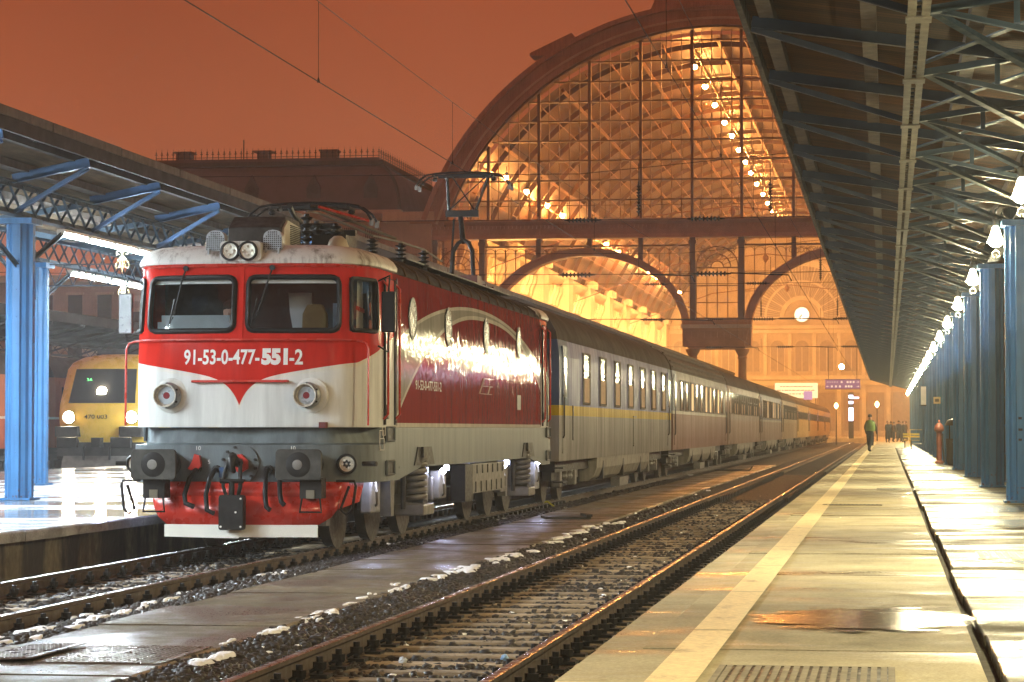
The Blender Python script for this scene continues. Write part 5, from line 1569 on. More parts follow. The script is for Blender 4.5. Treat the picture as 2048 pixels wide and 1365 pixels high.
# ---- running gear
WHL = mat('dirty_wheel', (.075,.062,.05), .5, .5, .35, 5, .2)
def bogie(parent, yc, axles, wr, name='bogie', xs=1.12):
    b = MB()
    for sx in (-1, 1):
        b.box(sx*xs-.09, sx*xs+.09, yc-axles[-1]-1.0, yc+axles[-1]+1.0, wr*.98, wr*.98+.22)
    b.box(-xs, xs, yc-.25, yc+.25, wr*.9, wr*.9+.25)
    bo = b.build(name, MT['dark_steel'], parent)
    for a in axles:
        for d in ((-1, 1) if a else (1,)):
            y = yc + d*a
            for sx in (-1, 1):
                MB().lathe([(wr*.25,-.07),(wr*.80,-.05),(wr*.84,-.068),(wr,-.068),(wr,.05),(wr+.028,.055),(wr+.028,.072),(wr*.3,.072)] if sx > 0 else [(wr*.3,-.072),(wr+.028,-.072),(wr+.028,-.055),(wr,-.05),(wr,.068),(wr*.84,.068),(wr*.80,.05),(wr*.25,.07)], 28, (sx*.755,y,wr), 'x').build('wheel', WHL, bo, smooth=40)
                ab_ = MB().box(sx*xs-.02 if sx > 0 else sx*xs-.16, sx*xs+.16 if sx > 0 else sx*xs+.02, y-.17, y+.17, wr-.16, wr+.18).build('axle_box', MT['grey_steel'], bo, bevel=.02)
            MB().tube([(-.75,y,wr),(.75,y,wr)], .08, 8).build('axle', MT['dark_steel'], bo)
    return bo
for yc in (4.0, 14.1):
    bo = bogie(loco, yc, [0, 2.2], .62)
    for sx in (-1, 1):
        mb = MB(); pts = []
        for k in range(7*14+1):
            t = 2*PI*k/14; pts.append((sx*1.42+.145*math.cos(t), yc-.1+.145*math.sin(t), .50+.085*k/14))
        mb.tube(pts, .036, 6); mb.build('coil_spring', MT['grey_steel'], bo, smooth=60)
        MB().box(sx*1.42-.2, sx*1.42+.2, yc-.5, yc+.3, .33, .48).build('spring_seat', MT['grey_steel'], bo, bevel=.02)
        MB().box(sx*1.40-.18, sx*1.40+.18, yc-.3, yc+.1, 1.1, 1.24).build('spring_cap', MT['dark_steel'], bo)
        mb = MB(); mb.prism([(yc-.75,1.0),(yc-.5,1.24),(yc+.5,1.24),(yc+.75,1.0)], sx*1.53, sx*1.545, 'yz'); mb.build('spring_opening', MT['black_iron'], bo)
        for d in (-1, 1):
            MB().prism([(yc+d*1.25-.1,.35),(yc+d*1.25+.1,.35),(yc+d*1.25+.16,.95),(yc+d*1.25-.16,.95)], sx*1.2, sx*1.34, 'yz').build('damper_plate', MT['grey_steel'], bo)
            MB().tube([(sx*1.36,yc+d*.62,.42),(sx*1.36,yc+d*.60,1.0)], [.03,.045], 8).build('shock_absorber', MT['dark_steel'], bo)
for sx in (-1, 1):
    mb = MB(); mb.box(sx*1.40-.12, sx*1.40+.10, 7.6, 8.28, .40, .95); mb.build('equipment_box', MT['black_iron'], loco)
    mb = MB(); mb.box(sx*1.42-.12, sx*1.42+.08, 8.3, 11.6, .50, .95); bb = mb.build('battery_box', MT['grey_steel'], loco, bevel=.01)
    sl = MB()
    for k in range(6):
        y = 8.55+k*.52
        sl.box(sx*1.505-.008, sx*1.505+.006, y, y+.06, .52, .68); sl.box(sx*1.505-.008, sx*1.505+.006, y+.12, y+.2, .80, .93)
    sl.build('box_slots', MT['black_iron'], bb)
    for y, h in ((1.5,.45),(6.4,.4),(12.3,.45),(16.5,.5)):
        MB().box(sx*1.30-.08, sx*1.30+.06, y-.25, y+.35, .88-h, .88).build('sand_box', MT['grey_steel'], loco, bevel=.02)
        MB().tube([(sx*1.38,y-.1,.86),(sx*1.42,y-.2,.7),(sx*1.40,y-.05,.55),(sx*1.33,y+.1,.5)], .016, 5).build('sand_hose', MT['pale_strip'], loco)
        for q in (0, .28):
            l = MB(); l.lathe([(.005,-.045),(.035,-.03),(.042,0),(.03,.03)], 10, (sx*1.45,y-.15-q,.93-q*.15)); l.build('bogie_light', bpy.data.materials.get('bogie_light_glow') or emis('bogie_light_glow', (.62,.68,1.0), 170.0), loco, smooth=60)
        MB().box(sx*1.45-.04, sx*1.45+.04, y-.5, y-.05, .965, .98).build('light_bracket', MT['dark_steel'], loco)
MB().box(-1.0, 1.0, .3, LB-.3, .75, 1.45).build('underframe', MT['black_iron'], loco)
for sx in (-1, 1):
    MB().box(sx*.85-.1, sx*.85+.1, .55, .75, .3, .8).build('guard_iron', MT['grey_steel'], loco)

# ================================================================== coaches
def coach_paint(name, upper, lower, stripe=None, sz=(1.75,1.95), end=None, dirt=.75, zsplit=1.85, bands=()):
    g = G(name); p = g.obj(); x, y, z = g.xyz(p)
    d = g.noise(g.scl(p, (3, 3, .35)), 1.3, 5, .65); d2 = g.noise(p, .45, 3)
    col = g.mix(g.gt(z, zsplit), lower, upper)
    for (b0, b1, c) in bands: col = g.mix(g.mul(g.gt(z, b0), g.lt(z, b1)), col, c)
    if end: col = g.mix(g.mul(g.mx(g.lt(y, 1.5), g.gt(y, 25.2)), g.gt(z, zsplit)), col, end)
    if stripe: col = g.mix(g.mul(g.gt(z, sz[0]), g.lt(z, sz[1])), col, stripe)
    k = g.mul(g.rng(d, .3, .72, 1.1, dirt), g.rng(d2, .3, .7, 1.08, .9))
    g.set(g.bright(col, k), g.rng(d, .3, .7, .28, .5), spec=.004)
    g.bump(g.add(g.noise(g.scl(p, (1, 1, .7)), 3.0, 2), g.mul(g.noise(p, .8, 2), 1.5)), 1.0, .004)
    return g.mat
GLD = mat('coach_window_glass', (.018,.020,.024), .06, 0, .1, 3, 0, spec=.015)
BLIND = mat('window_blind', (.50,.33,.20), .7, 0, .15, 5, 0)
LITW = emis('lit_coach_window', (1, .62, .28), 1.1)
CROOF = mat('sooty_coach_roof', (.042,.029,.022), .8, .0, .4, .6, .2, 10, streak=.3)
CROOF2 = mat('grey_coach_roof', (.085,.062,.048), .75, .0, .3, .6, .2, 10)
def coach(x, y0, label, paint, L=26.1, roof=None, win=None, ribs=False, skirt=True, group='coaches behind the locomotive', bog=True, wz=(2.0, 3.05), dark_band=None):
    t = thing('passenger_coach', label, 'railway coach', (x, y0, 0), 0, group)
    side = [(-1.41,.85),(1.41,.85),(1.42,1.2),(1.42,2.9),(1.38,3.22),(-1.38,3.22),(-1.42,2.9),(-1.42,1.2)]
    mb = MB(); mb.prism(side, 0, L, 'xz'); mb.build('body', paint, t)
    rp = [(-1.385,3.222),(-1.36,3.36),(-1.22,3.62),(-.95,3.83),(-.55,3.98),(0,4.04),(.55,3.98),(.95,3.83),(1.22,3.62),(1.36,3.36),(1.385,3.222)]
    mb = MB(); mb.prism(rp, -.03, L+.03, 'xz'); r = mb.build('roof', roof or CROOF, t, smooth=50)
    if ribs:
        for (xx, zz) in ((1.30,3.5),(1.1,3.74),(.75,3.92),(.35,4.02),(1.37,3.33)): MB().bar((xx,.2,zz),(xx,L-.2,zz),.05,.05).build('roof_ridge', CROOF2, r)
    for k in range(4): MB().lathe([(.22,3.95),(.24,4.06),(.16,4.13),(.02,4.15)], 12, (0, 3+k*6.6, 0)).build('roof_vent', CROOF, r, smooth=40)
    for y in (-.28, L+.02): MB().box(-.75, .75, y, y+.26, 1.05, 3.5).build('gangway', MT['rubber'], t)
    for sx in (-1, 1):
        for w in (win or []):
            y, w_, z0, z1, kind = w
            if sx > 0 or kind != 'x':
                fr = MB().tube([(sx*1.425,y,z0),(sx*1.425,y+w_,z0),(sx*1.425,y+w_,z1),(sx*1.425,y,z1)], .03, 4, True).build('window', MT['grey_steel'], t)
                o = MB().box(sx*1.42-.004, sx*1.42+.010, y, y+w_, z0, z1).build('pane', LITW if kind == 'lit' else GLD, fr)
                if kind == 'blind': MB().box(sx*1.431-.003, sx*1.431+.003, y+.04, y+w_-.04, z0+.03, z0+(z1-z0)*.52).build('blind', BLIND, fr)
                if kind == 'blind': MB().box(sx*1.44-.012, sx*1.44+.012, y-.02, y+w_+.02, z0+(z1-z0)*.66-.015, z0+(z1-z0)*.66+.015).build('sash_bar', MT['grey_steel'], fr)
        for y in (.45, L-1.25):
            d = MB().box(sx*1.42-.02, sx*1.42+.012, y, y+.8, 1.0, 3.1).build('door', paint, t)
            MB().box(sx*1.432-.002, sx*1.432+.008, y+.2, y+.6, 2.1, 2.9).build('door_window', GLD, d)
            MB().tube([(sx*1.45,y-.08,1.3),(sx*1.47,y-.08,1.35),(sx*1.47,y-.08,2.1),(sx*1.45,y-.08,2.15)], .016, 5).build('door_handrail', MT['black_iron'], d)
            for z in (.42, .70): MB().box(sx*1.38-.15, sx*1.38+.05, y+.05, y+.75, z, z+.03).build('door_step', MT['dark_steel'], d)
    MB().box(-1.2, 1.2, 1.0, L-1.0, .62, .845).build('underframe', MT['black_iron'], t)
    for sx in (-1, 1):
        if skirt:
            mb = MB(); mb.prism([(sx*1.0,.33),(sx*1.18,.33),(sx*1.30,.42),(sx*1.38,.62),(sx*1.395,.848),(sx*1.0,.848)], 6.8, L-6.8, 'xz'); mb.build('tank_skirt', MT['skirt'], t)
            for k in range(3): MB().box(sx*1.2, sx*1.39, 8.0+k*4.4, 8.25+k*4.4, .36, .84).build('tank_strap', MT['black_iron'], t)
        MB().box(sx*1.25-.12, sx*1.25+.1, L*.46, L*.54, .12, .32).build('underfloor_box', MT['grey_steel'], t)
        for yy in (-.55, L+.02): 
            pass
    for sx in (-.87, .87): 
        for y, d in ((0, -1), (L, 1)): MB().lathe([(.12,0),(.12,.3),(.24,.31),(.24,.36)] if d > 0 else [(.24,-.36),(.24,-.31),(.12,-.3),(.12,0)], 14, (sx,y,1.06), 'y').build('buffer', MT['black_iron'], t, smooth=40)
    for yc in (3.4, L-3.4):
        if bog:
            bo = bogie(t, yc, [1.25], .46, xs=1.02)
            for sx in (-1, 1):
                for d in (-1, 1):
                    MB().lathe([(.1,.45),(.12,.5),(.1,.55),(.12,.6),(.1,.65),(.12,.7),(.1,.78)], 10, (sx*1.1, yc+d*.45, 0)).build('coil_spring', MT['grey_steel'], bo)
        else: MB().box(-1.1, 1.1, yc-1.7, yc+1.7, .1, .6).build('bogie', MT['dark_steel'], t)
    return t
MT['skirt'] = mat('pale_tank_skirt', (.23,.21,.17), .5, 0, .3, 2, .1, 15, streak=.4)
P1 = coach_paint('coach_paint_yellow_stripe', (.20,.21,.38), (.28,.265,.25), (.50,.35,.03), (1.74,1.94), (.07,.105,.19), .62)
P2 = coach_paint('coach_paint_white_line', (.34,.315,.30), (.27,.165,.14), (.55,.52,.46), (1.93,2.02), (.28,.30,.38), .75, 1.95)
P3 = coach_paint('coach_paint_grey', (.31,.235,.20), (.32,.225,.18), None, dirt=.7)
P4 = coach_paint('coach_paint_blue_grey', (.19,.19,.24), (.32,.24,.195), (.4,.37,.32), (1.85,1.95), None, .7)
P5 = coach_paint('coach_paint_pale', (.44,.37,.27), (.42,.32,.22), None, dirt=.8)
P6 = coach_paint('coach_paint_cream', (.56,.42,.22), (.54,.40,.2), None, dirt=.85, bands=((2.15,2.75,(.22,.16,.10)),))
CY = [49.4 + 26.72*k for k in range(9)]
wa = [(3.9+3.15*k, 1.15, 2.0, 3.05, 'blind') for k in range(7)]
c = coach(XL+.03, CY[0], 'first coach behind the locomotive, grey sleeping car with a yellow stripe', P1, win=wa)
for sx in (-1, 1):
    l = MB()
    for k in range(14): l.box(sx*1.42-.01, sx*1.42+.02, 14.6, 15.4, 1.05+k*.055, 1.08+k*.055)
    l.build('louvre_panel', MT['grey_steel'], c)
    MB().box(sx*1.425-.01, sx*1.425+.012, 2.1, 2.2, 1.25, 1.95).build('door_slot', MT['rubber'], c)
text_part('coach_lettering', 'J1', .3, MT['rubber'], c, lambda u, v: Vector((1.4265, 24.0+u, 1.62+v)), fit=(0, .8, 0, .24))
wb_ = [(2.6+2.15*k, 1.2, 2.05, 2.95, 'lit' if k in (2,5,6,8) else 'dark') for k in range(10)]
coach(XL+.03, CY[1], 'second coach behind the locomotive, pale upper half and ribbed roof', P2, roof=CROOF2, win=wb_, ribs=True)
wc_ = [(2.2+1.75*k, 1.0, 2.1, 2.95, 'blind' if k % 3 else 'dark') for k in range(13)]
coach(XL+.03, CY[2], 'third coach behind the locomotive, plain grey with many windows', P3, win=wc_)
coach(XL+.03, CY[3], 'fourth coach behind the locomotive, blue grey upper half', P4, win=wb_)
coach(XL+.03, CY[4], 'fifth coach behind the locomotive, pale cream at the hall mouth', P5, roof=CROOF2, win=wc_, bog=False)
for k in range(5, 9):
    coach(XL+.03, CY[k], f'{ORD[k]} coach behind the locomotive, cream with a dark window band inside the hall', P6, roof=CROOF2, win=[(2.2+2.4*j, 1.5, 2.2, 2.7, 'dark') for j in range(9)], bog=False)
PRD = coach_paint('orange_red_coach', (.42,.13,.06), (.40,.10,.05), (.6,.5,.4), (1.8,1.88), None, .75)
for k, nm in ((0, 'nearer'), (1, 'farther')):
    coach(XR, 57.4+26.7*k, f'{nm} orange coach standing left of the yellow locomotive', PRD, win=[(2.4+2.15*j, 1.3, 1.95, 2.95, 'lit' if j > 6 else 'dark') for j in range(10)], group='orange coaches at far left')

# ================================================================== yellow locomotive
YL = thing('electric_locomotive', 'yellow electric locomotive numbered 470 003 with lit headlights behind the left platform', 'locomotive', (XY, 79.2, 0))
YEL = mat('yellow_paint', (.86,.55,.07), .3, 0, .12, 1.2, .08, 8)
def tau(z):
    T = [(1.05,1.42,.25),(1.5,1.47,.05),(1.9,1.49,0),(2.25,1.48,.06),(3.40,1.40,.62),(3.62,1.30,.86),(3.80,1.05,1.25),(3.90,.70,1.9),(3.92,.4,2.4)]
    return T
rings = []
for z, w, y0 in tau(0):
    r = []
    for u in (-1,-.97,-.9,-.78,-.5,0,.5,.78,.9,.97,1):
        r.append((u*w, y0 + .55*abs(u)**4*.9, z))
    rings.append(r + [(w, 19.0, z), (-w, 19.0, z)])
mb = MB(); mb.loft(rings, True, True); mb.build('body', YEL, YL, smooth=40)
mb = MB()
W_ = [(2.30,1.32,.085),(3.40,1.22,.62)]
A_, B_ = [], []
for u in (-1,-.8,-.5,0,.5,.8,1):
    A_.append((u*W_[0][1], W_[0][2]+.42*abs(u)**4*.9-.03, W_[0][0])); B_.append((u*W_[1][1], W_[1][2]+.42*abs(u)**4*.9-.03, W_[1][0]))
mb.strip(A_, B_); mb.build('windscreen', mat('dark_windscreen', (.03,.03,.03), .15, 0, .1, 2, 0), YL, smooth=30, fix=False)
for sx in (-1, 1):
    MB().tube([(sx*1.33,.48,2.28),(sx*1.24,1.0,3.42)], .03, 5).build('screen_seal', MT['rubber'], YL)
    o = MB().lathe([(.01,-.05),(.15,-.03),(.17,.02)], 18, (sx*1.03,.09,1.85), 'y', False).build('headlight', emis('headlight_glow', (1,.83,.60), 260.0) if sx < 0 else bpy.data.materials['headlight_glow'], YL, fix=False)
    MB().lathe([(.17,.03),(.20,-.04),(.22,.05)], 18, (sx*1.03,.09,1.85), 'y').build('headlight_rim', MT['rubber'], o)
    MB().box(sx*.88-.33, sx*.88+.33, -.62, -.45, .88, 1.22).build('buffer', MT['black_iron'], YL, bevel=.02)
    MB().lathe([(.13,-.46),(.16,.2)], 14, (sx*.88,0,1.06), 'y').build('buffer_stem', MT['black_iron'], YL)
    MB().box(sx*1.05-.38, sx*1.05+.38, -.1, .4, 1.22, 1.56).build('buffer_housing', MT['dark_steel'], YL, bevel=.03)
MB().lathe([(.01,-.06),(.14,-.04),(.16,.02)], 18, (0,.24,2.66), 'y', False).build('headlight', bpy.data.materials['headlight_glow'], YL, fix=False)
MB().box(-1.38, 1.38, .0, .4, .62, 1.05).build('buffer_beam', MT['dark_steel'], YL)
mb = MB(); mb.prism([(-.1,.15),(-.35,.2),(-.1,.62),(.3,.62),(.3,.2)], -1.15, 1.15, 'yz'); mb.build('snow_plough', MT['grey_steel'], YL)
MB().box(-.14, .14, -.4, 0, .9, 1.2).build('draw_hook', MT['black_iron'], YL)
for x in (-.45, .4): MB().tube([(x,-.02,.95),(x,-.2,.85),(x+.04,-.3,.5)], .04, 6).build('brake_hose', MT['rubber'], YL)
text_part('number_lettering', '470 003', .3, MT['rubber'], YL, lambda u, v: Vector((u-.06, -.006+.0, 1.80+v)) + Vector((0, .015 if v > .1 else 0.0, 0)), .003, fit=(-.44, .32, 0, .13))
text_part('display_lettering', '36', .2, emis('green_display', (.2,1,.3), 3.0), YL, lambda u, v: Vector((-.55+u, .42, 3.0+v)), fit=(0, .18, 0, .1))
MB().box(-1.2, 1.2, 1, 18.5, .5, 1.045).build('underframe', MT['black_iron'], YL)
for yc in (4.6, 14.4): bogie(YL, yc, [1.5], .6)
mb = MB(); mb.box(-.9, .9, 2.6, 18, 3.9, 4.1); mb.build('roof_equipment', MT['dark_steel'], YL)

# ================================================================== overhead lines
WIRE = mat('wire_copper', (.03,.022,.018), .6, .3, .2, 4, 0)
def line(x, zc, zm, ys, label):
    t = thing('overhead_line', label, 'overhead wire', (x, 40, zc), 0, 'overhead lines above the tracks')
    MB().tube([(x, -12, zc), (x, 120, zc), (x, 320, zc)], .0085, 5).build('contact_wire', WIRE, t, True)
    MB().tube([(x, y, zm(y)) for y in list(range(-12, 90, 6)) + [90, 140, 200, 320]], .0065, 5).build('messenger_wire', WIRE, t, True)
    for y in ys:
        MB().tube([(x, y, zc), (x, y, zm(y))], .0045, 4).build('dropper', WIRE, t, True)
        MB().lathe([(.004,.07),(.022,.0),(.022,-.012)], 6, (x, y, zc)).build('clamp', WIRE, t, True)
line(-7.69, 6.235, lambda y: 7.33 + .0007*(y-40)**2*.3, [13.0, 24.3, 34.4, 45.4, 56.8, 68, 90, 101, 112, 134, 146], 'contact and carrier wires above the locomotive')
line(-2.98, 6.45, lambda y: 7.75 + .0002*(y-40)**2, [12.5, 24, 35.2, 46.9, 58.5, 70, 91, 102, 124, 135, 146], 'contact and carrier wires above the empty track')
def h_ins(mb, x, y, z, L=.95, r=.085):
    n = 8
    pr = [(.02, -L*.62)]
    for k in range(n):
        a = -L/2 + L*k/n; pr += [(.03,a),(r,a+L/n*.35),(r,a+L/n*.5),(.03,a+L/n*.65)]
    pr += [(.03,L/2),(.02,L*.62)]
    return mb.lathe(pr, 8, (x,y,z), 'x')
def v_ins(mb, x, y, z, L=.9, r=.075):
    n = 9; pr = [(.02,-L*.6)]
    for k in range(n):
        a = -L/2 + L*k/n; pr += [(.03,a),(r,a+L/n*.35),(r,a+L/n*.5),(.03,a+L/n*.65)]
    pr += [(.03,L/2),(.02,L*.6)]
    return mb.lathe(pr, 8, (x,y,z), 'z')
def span(y, zu, zl, xu, xv, xl, arms, nm, head=True):
    t = thing('cross_span', f'{nm} span of wires and insulators slung across the tracks', 'overhead wire', (-7, y, zu), 0, 'cross spans')
    for z in (zu, zl): MB().tube([(-33, y, z+.35), (-20, y, z+.05), (-6, y, z), (6, y, z+.1), (9, y, z+.25)], .011, 4).build('span_wire', WIRE, t, True)
    if head:
        MB().tube([(-33, y, zu+1.6), (-9.5, y, zu+1.45), (-6, y, zu+1.75), (-2, y, zu+2.1), (9, y, zu+3.2)], .011, 4).build('head_span', WIRE, t, True)
    for x in xu: h_ins(MB(), x, y, zu).build('insulator', MT['black_iron'], t, True)
    for x in xl: h_ins(MB(), x, y, zl).build('insulator', MT['black_iron'], t, True)
    for x in xv:
        v_ins(MB(), x, y, zu+.65).build('insulator', MT['black_iron'], t, True)
        MB().tube([(x, y, zu+.1), (x, y, zu+1.75)], .012, 4).build('hanger_wire', WIRE, t, True)
        MB().tube([(x, y, zl-.05), (x, y, zl+.5)], .008, 4).build('dropper', WIRE, t, True)
    for x0, x1 in arms:
        MB().tube([(x0, y, zl+.02), (x1-.1, y, zl-.06), (x1, y, zl-.25)], .022, 5).build('steady_arm', MT['black_iron'], t, True)
span(80.0, 8.02, 6.30, (-9.4, -5.55), (-7.65, -3.55), (-9.6, -5.37), ((-7.9, -5.9), (-4.8, -2.9)), 'nearest')
span(121.0, 8.3, 6.62, (-10.8, -6.0), (-3.05,), (-10.9, -5.7, -1.9), ((-10.4, -8.0), (-3.9, -2.2)), 'middle')
span(160.0, 8.3, 6.55, (-10.5, -6.1, -2.4), (-7.7, -3.0), (-10.6, -6.2, -2.2), ((-10, -7.8), (-5, -3)), 'farthest', False)

# ================================================================== signs, lights and people further back
sg = thing('direction_sign', 'purple blue hanging sign with two rows of white pictograms and arrows', 'sign', (-4.05, 240, 5.6))
MB().box(-1.6, 1.6, -.08, .08, -.42, .42).build('panel', emis('sign_panel_glow', (.36,.12,.20), .9), sg)
MB().box(-1.64, 1.64, -.06, .1, .42, .47).box(-1.64, 1.64, -.06, .1, -.47, -.42).build('frame', MT['dark_steel'], sg)
SW_ = emis('sign_symbol_glow', (1, .72, .50), 1.1)
for r in range(2):
    z = .2 - r*.4
    for x in ([-.1,.45,.72,1.0] if r == 0 else [-1.0,-.62,-.25,.3,.55,.8]):
        MB().prism(rrect(x-.09, x+.09, z-.09, z+.09, .03), -.095, -.082, 'xz').build('pictogram', SW_, sg)
    for x in (1.38,) if r == 0 else (-1.38, 1.38):
        d = 1 if x > 0 else -1
        MB().prism([(x-.12*d,z-.02),(x+.02*d,z-.02),(x+.02*d,z-.09),(x+.14*d,z),(x+.02*d,z+.09),(x+.02*d,z+.02),(x-.12*d,z+.02)], -.095, -.082, 'xz').build('arrow', SW_, sg)
    if r == 0:
        for k in range(5): MB().box(-1.45+k*.22, -1.31+k*.22, -.095, -.082, z-.03, z+.03).build('word_bar', SW_, sg)
for x in (-1.3, 1.3): MB().tube([(x,0,.46),(x,0,3.5)], .03, 5).build('hanger', MT['dark_steel'], sg)
bn = thing('banner', 'wide cream banner with three lines of lettering on the hall end wall', 'banner', (-12.2, 352, 6.7))
MB().box(-2.9, 2.9, -.05, .05, -1.05, 1.0).build('panel', emis('banner_glow', (1,.78,.40), 1.5), bn)
for k, (a, b) in enumerate(((-2.2,2.2),(-2.6,2.6),(-1.5,1.3))):
    x = a
    while x < b:
        w = random.uniform(.2, .55); MB().box(x, min(b, x+w), -.07, -.052, .45-k*.5, .58-k*.5).build('word_bar', mat('banner_ink', (.35,.22,.10), .8) if 'banner_ink' not in bpy.data.materials else bpy.data.materials['banner_ink'], bn); x += w+.12
for x in (-2.6, 2.6): MB().tube([(x,0,-1.05),(x,0,-6.35)], .05, 5).build('post', MT['dark_steel'], bn)
ns = thing('vertical_light_sign', 'stack of bluish white lights glowing in the hall entrance', 'sign', (-4.1, 298, PT))
BW = emis('blue_white_glow', (.78,.74,1.0), 5.0)
for z, h in ((5.0,.35),(4.35,.3),(2.4,1.5)): MB().box(-.25, .25, -.08, .08, z-PT-.0, z-PT+h).build('light_panel', BW, ns)
MB().box(-.3, .3, .085, .15, 0, 5.3).build('mast', MT['dark_steel'], ns)
MB().box(-.02, .9, -.02, .0, 4.55, 4.75).build('side_panel', BW, ns)
vs_ = thing('violet_light_sign', 'small violet glowing sign above the farthest coach', 'sign', (-9.2, 305, 5.4)); MB().box(-.5, .5, -.05, .05, -.5, .5).build('panel', emis('violet_glow', (.75,.36,.55), .9), vs_); MB().tube([(0,0,-.5),(0,0,-5.0)], .06, 5).build('post', MT['dark_steel'], vs_)
def globe_lamp(x, y, z, label):
    t = thing('globe_lamp', label, 'lamp', (x, y, 0), 0, 'globe lamps')
    MB().lathe([(.02,-.30),(.15,-.15),(.2,0),(.15,.15),(.02,.28)], 14, (0,0,z)).build('globe', emis('globe_glow', (1,.62,.25), 18.0) if 'globe_glow' not in bpy.data.materials else bpy.data.materials['globe_glow'], t, smooth=60)
    MB().lathe([(.12,-.2),(.07,.3),(.05,2),(.04,z-.30)], 10).build('post', MT['dark_steel'], t, smooth=40)
globe_lamp(-4.85, 250, 3.7, 'orange globe lamp on a post between the tracks in the hall')
globe_lamp(-.9, 236, 3.7, 'small globe lamp on a post at the end of the right platform')
fl = thing('wall_floodlight', 'bright floodlight on the end wall below the clock', 'lamp', (-6.3, 364.9, 10.2)); MB().lathe([(.01,-.5),(.35,-.42),(.42,-.1)], 14, axis='y', cap=False).build('glass', emis('flood_glow', (1,.70,.35), 300.0), fl, fix=False); MB().lathe([(.44,-.4),(.46,0),(.2,.4)], 14, axis='y').build('housing', MT['dark_steel'], fl)

dkc = [mat(n_, c_, .85, 0, .2, 8, 0) for n_, c_ in (('black_coat', (.018,.018,.02)), ('navy_coat', (.02,.025,.045)), ('brown_coat', (.06,.035,.02)))]
trou = mat('dark_trousers', (.015,.015,.018), .85, 0, .2, 8, 0)
vest = mat('hi_vis_vest', (.10,.16,.03), .6, 0, .1, 8, 0)
hairm = bpy.data.materials['dark_hair']
def person(x, y, label, coat, h=1.75, rot=0.0, stride=.28, group=None, hivis=False):
    t = thing('person', label, 'person', (x, y, PT), rot, group)
    k = h/1.75
    s_ = stride
    P = [(0,0,.93),(0,0,1.12),(0,.0,1.34),(0,.01,1.46),(0,.02,1.52),
         (.09,0,.90),(.10,-s_*.45,.50),(.10,-s_*.35+.1,.10),(.10,-s_*.35-.06,.04),
         (-.09,0,.90),(-.10,s_*.35,.50),(-.10,s_*.9,.13),(-.10,s_*.9-.14,.04),
         (.17,0,1.42),(.23,s_*.3,1.16),(.22,s_*.2-.08,.92),(.22,s_*.2-.12,.83),
         (-.17,0,1.42),(-.23,-s_*.3,1.16),(-.22,-s_*.3-.12,.92),(-.22,-s_*.3-.16,.83)]
    E = [(0,1),(1,2),(2,3),(3,4),(0,5),(5,6),(6,7),(7,8),(0,9),(9,10),(10,11),(11,12),(2,13),(13,14),(14,15),(15,16),(2,17),(17,18),(18,19),(19,20)]
    R = [(.17,.12),(.17,.115),(.18,.12),(.07,.07),(.055,.055),(.10,.10),.075,.05,.05,(.10,.10),.075,.05,.05,.07,.058,.045,.04,.07,.058,.045,.04]
    P = [(a*k, b*k, c*k) for a, b, c in P]
    skin_figure('body', P, E, R, coat, t, lv=1)
    mb = MB(); mb.lathe([(.02,1.50),(.07,1.53),(.082,1.60),(.088,1.66),(.075,1.72),(.02,1.755)], 10, (0,.0,0)); mb.v = [(a*k, b*1.15*k, c*k) for a, b, c in mb.v]; mb.build('head', skinm, t, smooth=60)
    mb = MB(); mb.lathe([(.092,1.63),(.094,1.68),(.08,1.745),(.02,1.775)], 10, (0,.015,0)); mb.v = [(a*k, b*1.15*k, c*k) for a, b, c in mb.v]; mb.build('hair', hairm, t, smooth=60)
    mb = MB(); mb.lathe([(.105,.30),(.12,.6),(.115,.92)], 10, (.085,-.02*1,0)); mb.lathe([(.105,.30),(.12,.6),(.115,.92)], 10, (-.085,.03,0)); mb.v = [(a*k, b*k+(s_*.25*(.9-c) if a < 0 else -s_*.3*(.9-c)), c*k) for a, b, c in mb.v]; mb.build('trousers', trou, t, smooth=60)
    if hivis:
        mb = MB(); mb.loft([[(math.cos(a)*q*k, math.sin(a)*q2*k, z*k) for a in [i*PI/8 for i in range(16)]] for z, q, q2 in ((.98,.24,.19),(1.2,.25,.195),(1.38,.25,.18),(1.48,.12,.11))]); mb.build('safety_vest', vest, t, smooth=60)
    return t
person(-.80, 124, 'person in dark clothes and a yellow green safety vest walking along the platform edge', dkc[0], 1.78, 2.7, .34, None, True)
for i, (x, y, c_, h, r, l) in enumerate([(.05,206,0,1.72,.4,'person in a black coat standing just beyond the worker on the platform'), (.55,214,2,1.66,2.0,'person in a brown coat at the left of the distant crowd'),
        (.95,220,1,1.78,3.5,'tall person in a navy coat in the distant crowd'), (1.3,212,0,1.70,1.2,'person in a black coat at the right of the distant crowd'), (1.6,226,2,1.74,5.0,'person in a brown coat at the right end of the distant crowd'),
        (.3,232,1,1.75,4.2,'person in a navy coat farthest away on the platform'), (1.15,238,0,1.68,.2,'person in black at the back of the distant crowd')]):
    person(x, y, l, dkc[c_], h, r, .12+.1*(i % 3), 'distant crowd on the right platform')

